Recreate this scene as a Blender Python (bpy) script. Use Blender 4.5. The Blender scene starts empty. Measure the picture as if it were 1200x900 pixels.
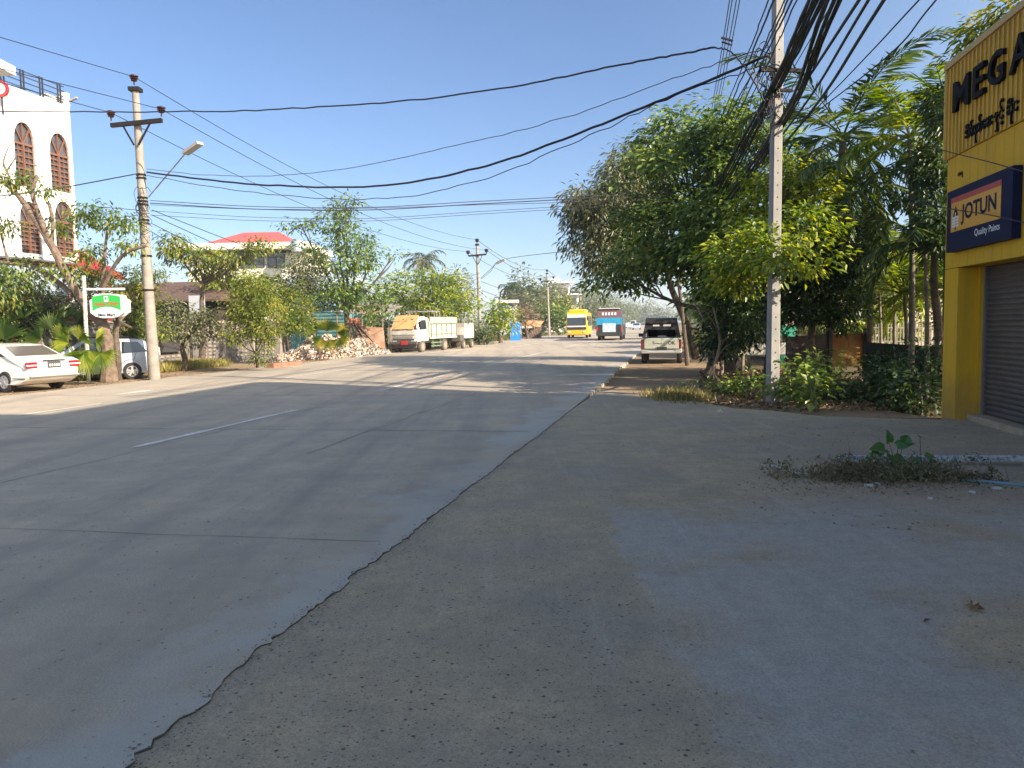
import bpy, math, random
import numpy as np
from mathutils import Vector, Matrix
random.seed(7); RNG = np.random.default_rng(11)
R = math.radians; PI = math.pi
S = bpy.context.scene; COL = S.collection

# ------------------------------------------------------------------ camera
EYE = Vector((0, 0, 1.7)); F = 900.0
PITCH = math.atan(70/900); ROLL = R(1.03)
fwd = Vector((0, math.cos(PITCH), -math.sin(PITCH)))
rt0 = Vector((1, 0, 0)); up0 = Vector((0, math.sin(PITCH), math.cos(PITCH)))
rt = rt0*math.cos(ROLL) - up0*math.sin(ROLL); up = up0*math.cos(ROLL) + rt0*math.sin(ROLL)
def ray(px, py): return fwd + rt*((px-600)/F) + up*((450-py)/F)
def P(px, py, Y):
    r = ray(px, py); return EYE + r*(Y/r.y)
def G(px, py, z=0.0):
    r = ray(px, py); return EYE + r*((z-EYE.z)/r.z)
TH = math.atan(.215); U = Vector((math.sin(TH), math.cos(TH), 0)); N = Vector((math.cos(TH), -math.sin(TH), 0))
def RD(s, t, z=0.0):                       # road frame: s along, t to the right
    v = U*s + N*t; return Vector((v.x, v.y, z))
cam = bpy.data.cameras.new('camera'); co = bpy.data.objects.new('camera', cam); COL.objects.link(co)
cam.sensor_width = 36; cam.lens = 27; cam.clip_end = 3000; cam.clip_start = .05
co.matrix_world = Matrix(((rt.x, up.x, -fwd.x, EYE.x), (rt.y, up.y, -fwd.y, EYE.y), (rt.z, up.z, -fwd.z, EYE.z), (0, 0, 0, 1)))
S.camera = co

# ------------------------------------------------------------------ light
SUN_EL = R(30); to_sun = Vector((.81, -.58, 0)).normalized()
w = bpy.data.worlds.new('World'); S.world = w; w.use_nodes = True
nt = w.node_tree; bg = nt.nodes['Background']; sky = nt.nodes.new('ShaderNodeTexSky')
sky.sky_type = 'NISHITA'; sky.sun_disc = False; sky.sun_elevation = SUN_EL
sky.sun_rotation = math.atan2(to_sun.x, to_sun.y); sky.altitude = 0; sky.air_density = 1.0; sky.dust_density = .5; sky.ozone_density = 4.0
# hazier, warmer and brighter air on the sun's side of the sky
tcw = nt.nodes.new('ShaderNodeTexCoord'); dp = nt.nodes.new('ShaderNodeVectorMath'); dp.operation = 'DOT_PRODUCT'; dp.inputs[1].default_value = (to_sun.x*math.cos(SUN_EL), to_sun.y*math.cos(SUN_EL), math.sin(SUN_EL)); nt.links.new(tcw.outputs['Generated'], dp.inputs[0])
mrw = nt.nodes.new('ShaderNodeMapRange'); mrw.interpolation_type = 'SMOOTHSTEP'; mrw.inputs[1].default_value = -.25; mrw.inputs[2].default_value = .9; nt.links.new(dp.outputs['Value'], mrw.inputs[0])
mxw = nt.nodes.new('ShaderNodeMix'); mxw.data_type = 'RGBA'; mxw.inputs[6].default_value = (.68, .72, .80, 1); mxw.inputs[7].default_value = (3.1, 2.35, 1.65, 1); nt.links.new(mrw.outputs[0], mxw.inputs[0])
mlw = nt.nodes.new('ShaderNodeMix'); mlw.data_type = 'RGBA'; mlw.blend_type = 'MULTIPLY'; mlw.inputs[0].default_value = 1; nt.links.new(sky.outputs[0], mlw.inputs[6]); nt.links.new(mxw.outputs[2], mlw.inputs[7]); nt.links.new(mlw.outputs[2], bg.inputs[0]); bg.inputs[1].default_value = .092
sl = bpy.data.lights.new('sun', 'SUN'); sl.energy = 4.7; sl.angle = R(.53); sl.color = (1, .86, .68)
so = bpy.data.objects.new('sun', sl); COL.objects.link(so)
sdir = Vector((to_sun.x*math.cos(SUN_EL), to_sun.y*math.cos(SUN_EL), math.sin(SUN_EL)))
so.rotation_euler = sdir.to_track_quat('Z', 'Y').to_euler(); so.location = (30, -20, 40)
S.view_settings.view_transform = 'Standard'; S.view_settings.look = 'None'; S.view_settings.exposure = 1.27; S.view_settings.gamma = 1

# ------------------------------------------------------------------ materials
MC = {}
def mat(name, c, rough=.7, c2=None, scale=4, bump=0, metal=0, spec=.5, detail=6, fac=(.35, .65), bscale=None, emit=None, coat=0):
    if name in MC: return MC[name]
    m = bpy.data.materials.new(name); m.use_nodes = True; t = m.node_tree; b = t.nodes['Principled BSDF']
    b.inputs['Base Color'].default_value = (*c, 1); b.inputs['Roughness'].default_value = rough; b.inputs['Metallic'].default_value = metal
    b.inputs['Specular IOR Level'].default_value = spec
    if coat: b.inputs['Coat Weight'].default_value = coat; b.inputs['Coat Roughness'].default_value = .08
    tc = t.nodes.new('ShaderNodeTexCoord')
    if c2 is not None:
        n = t.nodes.new('ShaderNodeTexNoise'); n.inputs['Scale'].default_value = scale; n.inputs['Detail'].default_value = detail; n.inputs['Roughness'].default_value = .65
        r = t.nodes.new('ShaderNodeMapRange'); r.inputs[1].default_value = fac[0]; r.inputs[2].default_value = fac[1]
        x = t.nodes.new('ShaderNodeMix'); x.data_type = 'RGBA'; x.inputs[6].default_value = (*c, 1); x.inputs[7].default_value = (*c2, 1)
        t.links.new(tc.outputs['Object'], n.inputs['Vector']); t.links.new(n.outputs[0], r.inputs[0]); t.links.new(r.outputs[0], x.inputs[0]); t.links.new(x.outputs[2], b.inputs['Base Color'])
    if bump:
        n2 = t.nodes.new('ShaderNodeTexNoise'); n2.inputs['Scale'].default_value = bscale or scale*3; n2.inputs['Detail'].default_value = 5
        bu = t.nodes.new('ShaderNodeBump'); bu.inputs['Strength'].default_value = bump; bu.inputs['Distance'].default_value = .02
        t.links.new(tc.outputs['Object'], n2.inputs['Vector']); t.links.new(n2.outputs[0], bu.inputs['Height']); t.links.new(bu.outputs[0], b.inputs['Normal'])
    MC[name] = m; return m
def leafmat(name, dark, mid, light, tr=.35, rough=.45):
    if name in MC: return MC[name]
    m = bpy.data.materials.new(name); m.use_nodes = True; t = m.node_tree; t.nodes.clear()
    o = t.nodes.new('ShaderNodeOutputMaterial'); g = t.nodes.new('ShaderNodeNewGeometry'); cr = t.nodes.new('ShaderNodeValToRGB')
    e = cr.color_ramp.elements; e[0].position = 0; e[0].color = (*dark, 1); e[1].position = 1; e[1].color = (*light, 1)
    k = cr.color_ramp.elements.new(.6); k.color = (*mid, 1)
    tc = t.nodes.new('ShaderNodeTexCoord'); n = t.nodes.new('ShaderNodeTexNoise'); n.inputs['Scale'].default_value = .9; n.inputs['Detail'].default_value = 3
    mr = t.nodes.new('ShaderNodeMapRange'); mr.inputs[1].default_value = .3; mr.inputs[2].default_value = .7; mr.inputs[3].default_value = -.35; mr.inputs[4].default_value = .35
    ad = t.nodes.new('ShaderNodeMath'); ad.operation = 'ADD'; ad.use_clamp = True
    t.links.new(tc.outputs['Object'], n.inputs['Vector']); t.links.new(n.outputs[0], mr.inputs[0]); t.links.new(mr.outputs[0], ad.inputs[0]); t.links.new(g.outputs['Random Per Island'], ad.inputs[1]); t.links.new(ad.outputs[0], cr.inputs[0])
    p = t.nodes.new('ShaderNodeBsdfPrincipled'); p.inputs['Roughness'].default_value = rough; p.inputs['Specular IOR Level'].default_value = .5
    tl = t.nodes.new('ShaderNodeBsdfTranslucent'); hs = t.nodes.new('ShaderNodeHueSaturation'); hs.inputs['Saturation'].default_value = 1.15; hs.inputs['Value'].default_value = 1.9; hs.inputs['Hue'].default_value = .485
    ms = t.nodes.new('ShaderNodeMixShader'); ms.inputs[0].default_value = tr
    t.links.new(cr.outputs[0], p.inputs['Base Color']); t.links.new(cr.outputs[0], hs.inputs['Color']); t.links.new(hs.outputs[0], tl.inputs['Color'])
    t.links.new(p.outputs[0], ms.inputs[1]); t.links.new(tl.outputs[0], ms.inputs[2]); t.links.new(ms.outputs[0], o.inputs[0])
    MC[name] = m; return m
class NT:                                   # tiny node-graph helper
    def __init__(s, name):
        s.m = bpy.data.materials.new(name); s.m.use_nodes = True; s.t = s.m.node_tree; s.b = s.t.nodes['Principled BSDF']; s.tc = s.t.nodes.new('ShaderNodeTexCoord'); MC[name] = s.m
    def new(s, typ, **kw):
        n = s.t.nodes.new(typ)
        for k, v in kw.items():
            if isinstance(k, str) and hasattr(n, k): setattr(n, k, v)
            else: n.inputs[k.replace('_', ' ')].default_value = v
        return n
    def l(s, a, b): s.t.links.new(a, b)
    def mp(s, scale=(1, 1, 1), rot=0, loc=(0, 0, 0)):
        n = s.t.nodes.new('ShaderNodeMapping'); n.inputs['Scale'].default_value = scale; n.inputs['Rotation'].default_value = (0, 0, rot); n.inputs['Location'].default_value = loc
        s.l(s.tc.outputs['Object'], n.inputs['Vector']); return n.outputs[0]
    def noise(s, vec, scale, detail=4, rough=.6, lo=.4, hi=.6, a=0, b=1):
        n = s.t.nodes.new('ShaderNodeTexNoise'); n.inputs['Scale'].default_value = scale; n.inputs['Detail'].default_value = detail; n.inputs['Roughness'].default_value = rough
        s.l(vec, n.inputs['Vector']); return s.rng(n.outputs[0], lo, hi, a, b)
    def rng(s, x, lo, hi, a=0, b=1):
        r = s.t.nodes.new('ShaderNodeMapRange'); r.inputs[1].default_value = lo; r.inputs[2].default_value = hi; r.inputs[3].default_value = a; r.inputs[4].default_value = b
        s.l(x, r.inputs[0]); return r.outputs[0]
    def vor(s, vec, scale, out='Distance', feat='F1'):
        v = s.t.nodes.new('ShaderNodeTexVoronoi'); v.feature = feat; v.inputs['Scale'].default_value = scale; s.l(vec, v.inputs['Vector']); return v.outputs[out]
    def mix(s, f, a, b, mode='MIX'):
        x = s.t.nodes.new('ShaderNodeMix'); x.data_type = 'RGBA'; x.blend_type = mode; x.clamp_factor = True
        for i, v in ((0, f), (6, a), (7, b)):
            if isinstance(v, tuple): x.inputs[i].default_value = (*v, 1)
            elif isinstance(v, (int, float)): x.inputs[i].default_value = v
            else: s.l(v, x.inputs[i])
        return x.outputs[2]
    def math(s, op, a, b=0.0):
        x = s.t.nodes.new('ShaderNodeMath'); x.operation = op; x.use_clamp = False
        for i, v in ((0, a), (1, b)):
            if isinstance(v, (int, float)): x.inputs[i].default_value = v
            else: s.l(v, x.inputs[i])
        return x.outputs[0]
    def bump(s, h, st=.4, dist=.01):
        b = s.t.nodes.new('ShaderNodeBump'); b.inputs['Strength'].default_value = st; b.inputs['Distance'].default_value = dist; s.l(h, b.inputs['Height']); s.l(b.outputs[0], s.b.inputs['Normal'])

# ------------------------------------------------------------------ mesh builder
class MB:
    def __init__(s): s.v = []; s.f = []
    def add(s, vs, fs):
        o = len(s.v); s.v += [tuple(v) for v in vs]; s.f += [tuple(i+o for i in f) for f in fs]; return s
    def box(s, c, d, rz=0, bev=0, tilt=None):
        hx, hy, hz = d[0]/2, d[1]/2, d[2]/2
        if bev: # chamfered box
            b = min(bev, hx*.9, hy*.9, hz*.9); vs = []
            for z, k in ((-hz, b), (-hz+b, 0), (hz-b, 0), (hz, b)):
                for x, y in ((-hx+k+b*(k == 0), -hy+k), (hx-k-b*(k == 0), -hy+k), (hx-k, -hy+k+b*(k == 0)), (hx-k, hy-k-b*(k == 0)), (hx-k-b*(k == 0), hy-k), (-hx+k+b*(k == 0), hy-k), (-hx+k, hy-k-b*(k == 0)), (-hx+k, -hy+k+b*(k == 0))):
                    vs.append((x, y, z))
            fs = [tuple(range(7, -1, -1)), tuple(range(24, 32))]
            for r in range(3):
                for i in range(8): j = (i+1) % 8; fs.append((r*8+i, r*8+j, r*8+8+j, r*8+8+i))
        else:
            vs = [(x, y, z) for z in (-hz, hz) for x, y in ((-hx, -hy), (hx, -hy), (hx, hy), (-hx, hy))]
            fs = [(3, 2, 1, 0), (4, 5, 6, 7), (0, 1, 5, 4), (1, 2, 6, 5), (2, 3, 7, 6), (3, 0, 4, 7)]
        m = Matrix.Rotation(rz, 4, 'Z')
        if tilt: m = m @ Matrix.Rotation(tilt[0], 4, tilt[1])
        c = Vector(c); return s.add([c + (m @ Vector(v)) for v in vs], fs)
    def tube(s, pts, r, n=6, cap=True):
        pts = [Vector(p) for p in pts]; k = len(pts); rs = r if isinstance(r, (list, tuple)) else [r]*k; vs = []
        prev = None
        for i, p in enumerate(pts):
            d = (pts[min(i+1, k-1)] - pts[max(i-1, 0)]); d = d.normalized() if d.length > 1e-9 else Vector((0, 0, 1))
            a = prev if prev is not None else (Vector((1, 0, 0)) if abs(d.x) < .8 else Vector((0, 1, 0)))
            a = a - d*a.dot(d)
            if a.length < 1e-6: a = d.orthogonal()
            a.normalize(); prev = a; b = d.cross(a)
            for j in range(n): q = 2*PI*j/n; vs.append(p + (a*math.cos(q) + b*math.sin(q))*rs[i])
        fs = [(i*n+j, i*n+(j+1) % n, (i+1)*n+(j+1) % n, (i+1)*n+j) for i in range(k-1) for j in range(n)]
        if cap: fs += [tuple(range(n-1, -1, -1)), tuple(range((k-1)*n, k*n))]
        return s.add(vs, fs)
    def lathe(s, c, prof, n=16, axis='Z'):
        vs = []; c = Vector(c)
        for r, h in prof:
            for j in range(n):
                q = 2*PI*j/n; x, y = r*math.cos(q), r*math.sin(q)
                vs.append(c + (Vector((x, y, h)) if axis == 'Z' else Vector((x, h, y)) if axis == 'Y' else Vector((h, x, y))))
        k = len(prof); fs = [(i*n+j, i*n+(j+1) % n, (i+1)*n+(j+1) % n, (i+1)*n+j) for i in range(k-1) for j in range(n)]
        fs += [tuple(range(n-1, -1, -1)), tuple(range((k-1)*n, k*n))]
        return s.add(vs, fs)
    def prism(s, poly, a, b):               # polygon of 3-D points swept from offset a to offset b (Vectors)
        n = len(poly); a = Vector(a); b = Vector(b); vs = [Vector(p)+a for p in poly] + [Vector(p)+b for p in poly]
        return s.add(vs, [tuple(range(n-1, -1, -1)), tuple(range(n, 2*n))] + [(i, (i+1) % n, n+(i+1) % n, n+i) for i in range(n)])
    def beam(s, p, q, wd, h=None):          # square bar p->q
        p = Vector(p); q = Vector(q); d = (q-p).normalized(); a = Vector((0, 0, 1)); a = (a-d*a.dot(d))
        if a.length < 1e-3: a = Vector((1, 0, 0))
        a.normalize(); b = d.cross(a); h = h or wd; vs = [o + a*(h/2*i) + b*(wd/2*j) for o in (p, q) for i, j in ((-1, -1), (-1, 1), (1, 1), (1, -1))]
        return s.add(vs, [(3, 2, 1, 0), (4, 5, 6, 7), (0, 1, 5, 4), (1, 2, 6, 5), (2, 3, 7, 6), (3, 0, 4, 7)])
    def np(s, v, tris):                     # numpy verts (n,3), faces (m,3)
        o = len(s.v); s.v += [tuple(x) for x in v]; s.f += [tuple(int(i)+o for i in f) for f in tris]; return s
def fixn(me):
    import bmesh
    b = bmesh.new(); b.from_mesh(me); bmesh.ops.recalc_face_normals(b, faces=b.faces); b.to_mesh(me); b.free()
def link(name, me, m, parent=None, world=False, smooth=False):
    o = bpy.data.objects.new(name, me); COL.objects.link(o)
    if m is not None: me.materials.append(m)
    if parent is not None:
        o.parent = parent
        if world: o.location = -parent.location
    if smooth: me.shade_smooth()
    return o
def obj(name, mb, m, parent=None, world=False, smooth=False, fix=True):
    me = bpy.data.meshes.new(name); me.from_pydata(mb.v, [], mb.f); me.update()
    if fix: fixn(me)
    if smooth:
        me.shade_smooth()
        if smooth != 'all': me.set_sharp_from_angle(angle=R(38))
    return link(name, me, m, parent, world)
def npobj(name, v, f, m, parent=None, world=False):
    me = bpy.data.meshes.new(name); nv = len(v); nf = len(f); k = f.shape[1]
    me.vertices.add(nv); me.vertices.foreach_set('co', np.ascontiguousarray(v, dtype=np.float32).ravel())
    me.loops.add(nf*k); me.loops.foreach_set('vertex_index', f.astype(np.int32).ravel())
    me.polygons.add(nf); me.polygons.foreach_set('loop_start', np.arange(0, nf*k, k, dtype=np.int32)); me.update(calc_edges=True); me.validate()
    return link(name, me, m, parent, world)
def tag(o, label=None, cat=None, group=None, kind=None):
    if label: o['label'] = label
    if cat: o['category'] = cat
    if group: o['group'] = group
    if kind: o['kind'] = kind
    return o
def thing(name, label, cat, loc=(0, 0, 0), rz=0, group=None):
    o = bpy.data.objects.new(name, None); COL.objects.link(o); o.location = loc; o.rotation_euler = (0, 0, rz); o.empty_display_size = .2
    return tag(o, label, cat, group)
def cr_spline(pts, n=8):
    pts = [Vector(p) for p in pts]; q = [pts[0]*2-pts[1]] + pts + [pts[-1]*2-pts[-2]]; out = []
    for i in range(1, len(q)-2):
        for k in range(n):
            t = k/n; a, b, c, d = q[i-1:i+3]
            out.append(.5*((2*b) + (c-a)*t + (2*a-5*b+4*c-d)*t*t + (3*b-a-3*c+d)*t**3))
    return out + [pts[-1]]
def text_mb(s, size, depth=.0, bold=0):
    cu = bpy.data.curves.new('txt', 'FONT'); cu.body = s; cu.size = size; cu.extrude = depth; cu.offset = bold; cu.resolution_u = 3
    o = bpy.data.objects.new('txt', cu); COL.objects.link(o); bpy.context.view_layer.update()
    me = bpy.data.meshes.new_from_object(o.evaluated_get(bpy.context.evaluated_depsgraph_get())); bpy.data.objects.remove(o)
    v = [tuple(x.co) for x in me.vertices]; f = [tuple(p.vertices) for p in me.polygons]; bpy.data.meshes.remove(me); return v, f
def put_text(mb, s, org, ex, ez, wd=None, ht=None, size=1, depth=.0, bold=0, en=None, box=True):
    """text fitted into wd x ht with its lower-left at org; ex, ez are the reading and upright directions"""
    v, f = text_mb(s, 1, depth/ (ht or size), bold)
    if not v: return
    xs = [a[0] for a in v]; ys = [a[1] for a in v]; x0, x1, y0, y1 = min(xs), max(xs), min(ys), max(ys)
    sy = (ht/(y1-y0)) if ht else size; sx = (wd/(x1-x0)) if wd else sy; en = en or ex.cross(ez)
    mb.add([org + ex*((a[0]-x0)*sx) + ez*((a[1]-y0)*sy) + en*(a[2]*(ht or size)) for a in v], f)

# ------------------------------------------------------------------ foliage
def leaves(pos, d, nrm, L, W, fold=.18):
    n = len(pos); L = L if hasattr(L, '__len__') else np.full(n, L); W = W if hasattr(W, '__len__') else np.full(n, W)
    d = d/np.linalg.norm(d, axis=1, keepdims=True); s = np.cross(d, nrm); s /= np.linalg.norm(s, axis=1, keepdims=True)+1e-9; u = np.cross(s, d)
    L = L[:, None]; W = W[:, None]
    v = np.empty((n, 4, 3)); v[:, 0] = pos; v[:, 1] = pos + d*L*.45 + s*W*.5 + u*W*fold; v[:, 2] = pos + d*L - u*L*.12; v[:, 3] = pos + d*L*.45 - s*W*.5 + u*W*fold
    b = (np.arange(n)*4)[:, None]; f = np.concatenate([b+np.array([[0, 1, 2]]), b+np.array([[0, 2, 3]])], 0)
    return v.reshape(-1, 3), f
def unit(n):
    v = RNG.normal(size=(n, 3)); return v/np.linalg.norm(v, axis=1, keepdims=True)
def foliage(blobs, L, W, cov=3.2, k=16, droop=.3, flat=.42, spread=2.5, inner=.35, gap=.0, umin=-1.0):
    V = []; Fs = []; o = 0; cents = []
    for c, r in blobs:
        c = np.array(c); r = np.array(r); area = PI*max(r[0], r[1])*r[2]
        nC = max(6, int(1.4*cov*area/(L*W*.5)/k)); dd = unit(nC); dd[:, 2] = np.where(dd[:, 2] < umin, -dd[:, 2], dd[:, 2])
        rr = inner + (1-inner)*RNG.random(nC)**.6
        wob = 1 + .16*np.sin(dd[:, 0]*5.1+c[0]*3) + .16*np.sin(dd[:, 2]*6.3+c[2]*5) + .1*np.sin(dd[:, 1]*7+c[1])
        cc = c + dd*rr[:, None]*wob[:, None]*r
        if gap:
            q = np.sin(cc[:, 0]*2.1+c[1])*np.sin(cc[:, 1]*1.9)*np.sin(cc[:, 2]*2.6+c[0]); cc = cc[q < (1-gap)]; nC = len(cc); dd = dd[:nC]
        cents.append(cc)
        kk = RNG.integers(int(k*.5), int(k*1.5)+1, nC); idx = np.repeat(np.arange(nC), kk); n = len(idx)
        off = unit(n)*(RNG.random(n)[:, None]**.6)*spread*L; off[:, 2] *= flat
        tilt = unit(nC)*.35; off[:, 2] += (off[:, :2]*tilt[idx][:, :2]).sum(1)
        pos = cc[idx] + off
        rad = off/(np.linalg.norm(off, axis=1, keepdims=True)+1e-6)
        d = rad*1.0 + (pos-c)/np.linalg.norm(pos-c, axis=1, keepdims=True)*.35 + unit(n)*.45; d[:, 2] -= droop
        nn = unit(n)*.45 + np.array([.28, -.28, 1.0])
        sz = .65 + .6*RNG.random(n)
        v, f = leaves(pos, d, nn, L*sz, W*sz); V.append(v); Fs.append(f+o); o += len(v)
    return np.concatenate(V), np.concatenate(Fs), cents
def blob(px, py, rx, ry, D, dd=None):
    c = P(px, py, D); k = D/900; ry_ = ry*k; rx_ = rx*k; return ((c.x, c.y, c.z), (rx_, (dd if dd else (rx_+ry_)/2*1.05), ry_))
BARK = lambda: mat('grey_brown_bark', (.16, .12, .09), .9, (.07, .055, .04), 9, .6)
def tree(label, base, blobs, L, W, m, tr=.16, name='tree', cat='tree', cov=3.2, group=None, bark=None, trunk_pts=None, limbs=True, crown='crown', twigs=5, **kw):
    base = Vector(base); base.z = min(base.z, -.1) if base.z < .001 else -.1; t = thing(name, label, cat, base, 0, group)
    bw = MB(); cs = [Vector(b[0]) for b in blobs]; bm_ = bark or BARK()
    if trunk_pts: tp = [Vector(p) for p in trunk_pts]
    else:
        mean = sum(cs, Vector())/len(cs); low = min(b[0][2]-b[1][2] for b in blobs); zt = max(base.z+.6, low*.7+mean.z*.3)
        top = Vector((base.x*.55+mean.x*.45, base.y*.55+mean.y*.45, zt)); tp = [base-Vector((0, 0, .15)), base.lerp(top, .35)+Vector((tr*.5, 0, 0)), base.lerp(top, .7)-Vector((tr*.4, 0, 0)), top]
    sp = cr_spline(tp, 4); n = len(sp); bw.tube(sp, [tr*(1.25-.65*i/(n-1)) if i else tr*1.6 for i in range(n)], 9)
    obj('trunk', bw, bm_, t, True, True, False)
    v, f, cents = foliage(blobs, L, W, cov, **kw); c = npobj(crown, v, f, m, t, True)
    lb = MB()
    if limbs:
        for (cc, rr), ce in zip(blobs, cents):
            cc = Vector(cc); o = tp[-1].lerp(tp[-2], random.random()*.5); mid = o.lerp(cc, .5)+Vector((0, 0, -.12*(cc-o).length*.5)); r0 = tr*.5
            s_ = cr_spline([o, mid, cc], 4); lb.tube(s_, [r0*(1-.7*i/(len(s_)-1)) for i in range(len(s_))], 5, False)
            for _ in range(twigs):
                q = Vector(ce[random.randrange(len(ce))]) if len(ce) else cc; st = mid.lerp(cc, random.random()); lb.tube([st, st.lerp(q, .5)+Vector((random.uniform(-.1, .1), 0, random.uniform(-.15, .1))), q], [r0*.3, r0*.18, r0*.06], 4, False)
        obj('limb', lb, bm_, t, True, False, False)
    return t
def frond(V, Fc, o, base, az, el, Ln, nl=26, ll=.5, lw=.035, sag=1.0, curl=.5, twist=0.0):
    """a feather frond: appends leaflets; returns rachis points"""
    h = np.array([math.cos(az), math.sin(az), 0]); sd = np.array([-math.sin(az), math.cos(az), 0]); pts = []; p = np.array(base, dtype=float); e = el; st = Ln/14
    for i in range(15): pts.append(p.copy()); p = p + (h*math.cos(e) + np.array([0, 0, 1])*math.sin(e))*st; e -= sag/14*(.5+i/10)
    pts = np.array(pts); pos = []; d = []; nn = []; LL = []
    for i in range(nl):
        u = .12 + .88*i/nl; x = u*14; j = int(min(x, 13)); q = pts[j] + (pts[j+1]-pts[j])*(x-j); tg = pts[j+1]-pts[j]; tg /= np.linalg.norm(tg)
        l = ll*(.45+.75*math.sin(min(1, u*1.15)*PI)**.7 if u < .87 else .6)
        for sg in (-1, 1):
            pos.append(q); dr = sd*sg*.85 + tg*(.45+.5*u) + np.array([0, 0, random.uniform(-.05, .25)-curl*random.uniform(.3, 1.1)]) + RNG.normal(size=3)*.07; d.append(dr); nn.append([0, 0, 1] + RNG.normal(size=3)*.2); LL.append(l*random.uniform(.85, 1.1))
    v, f = leaves(np.array(pos), np.array(d), np.array(nn), np.array(LL), np.full(len(pos), lw), .1); V.append(v); Fc.append(f+o[0]); o[0] += len(v)
    return pts
def palm(label, base, top, Ln, nf, m, tr=.12, ll=.55, lw=.04, nl=30, els=(-.2, 1.3), sag=1.6, group=None, bark=None, name='palm_tree', shaft=None, curl=.5, stems=1):
    base = Vector(base); base.z = -.1; top = Vector(top); t = thing(name, label, 'palm', base, 0, group); b = MB(); sp = cr_spline([base-Vector((0, 0, .1)), base.lerp(top, .5)+Vector((tr*.8, 0, 0)), top], 6)
    b.tube(sp, [tr*(1.3-.5*i/len(sp)) for i in range(len(sp))], 10); obj('trunk', b, bark or mat('palm_bark', (.22, .19, .15), .9, (.12, .10, .08), 6, .5), t, True, True, False)
    if shaft: s_ = MB(); s_.tube([top-Vector((0, 0, shaft*.6)), top, top+Vector((0, 0, shaft*.4))], [tr*.9, tr*.85, tr*.3], 8); obj('crownshaft', s_, mat('palm_green_shaft', (.12, .2, .05), .5), t, True, True, False)
    for i in range(nf):
        V = []; Fc = []; o = [0]; az = i*2.399+random.uniform(-.3, .3); el = els[0]+(els[1]-els[0])*((i+.5)/nf); L_ = Ln*random.uniform(.85, 1.1)
        pts = frond(V, Fc, o, top, az, el, L_, nl, ll, lw, sag*random.uniform(.8, 1.15), curl)
        rb = MB(); rb.tube([Vector(p) for p in pts], [max(.004, .028*(1-i_/14)) for i_ in range(15)], 4, False); rv = np.array(rb.v); fv = np.array(rb.f); ft = np.concatenate([fv[:, :3], fv[:, [0, 2, 3]]]); V.append(rv); Fc.append(ft+o[0])
        npobj('frond', np.concatenate(V), np.concatenate(Fc), m, t, True)
    return t
def fanleaf(c, dr, upv, r, n=26, arc=2.6, w=.72, droop=.25):
    """pleated fan: returns verts, tris"""
    c = Vector(c); dr = Vector(dr).normalized(); upv = Vector(upv); s = dr.cross(upv).normalized(); nn = s.cross(dr); v = []; f = []
    for i in range(n):
        a = -arc/2 + arc*i/(n-1); d = dr*math.cos(a) + s*math.sin(a); q = d.cross(nn); hw = r*arc/n*.5*w; k = len(v)
        v += [c, c+d*r*.5+q*hw+nn*.03*r, c+d*r*.55-nn*.03*r, c+d*r*.5-q*hw+nn*.03*r, c+d*r*random.uniform(.9, 1.02)-Vector((0, 0, droop*r*random.uniform(.4, 1)))]
        f += [(k, k+1, k+2), (k, k+2, k+3), (k+1, k+4, k+2), (k+2, k+4, k+3)]
    return v, f
def fanpalm(label, base, specs, m, name='fan_palm', stems=.03, group=None, cat='palm'):
    """specs: (tip point of petiole, fan direction, radius)"""
    base = Vector(base); t = thing(name, label, cat, base, 0, group)
    for tip, dr, r in specs:
        tip = Vector(tip); b = MB(); b.tube([base, base.lerp(tip, .5)+Vector((0, 0, .15)), tip], [.03, .02, .012], 5, False); v, f = fanleaf(tip, dr, (random.uniform(-.3, .3), -.75, .5), r); 
        o = len(b.v); b.v += [tuple(x) for x in v]; b.f += [tuple(i+o for i in q) for q in f]; obj('frond', b, m, t, True, False, False)
    return t
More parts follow.
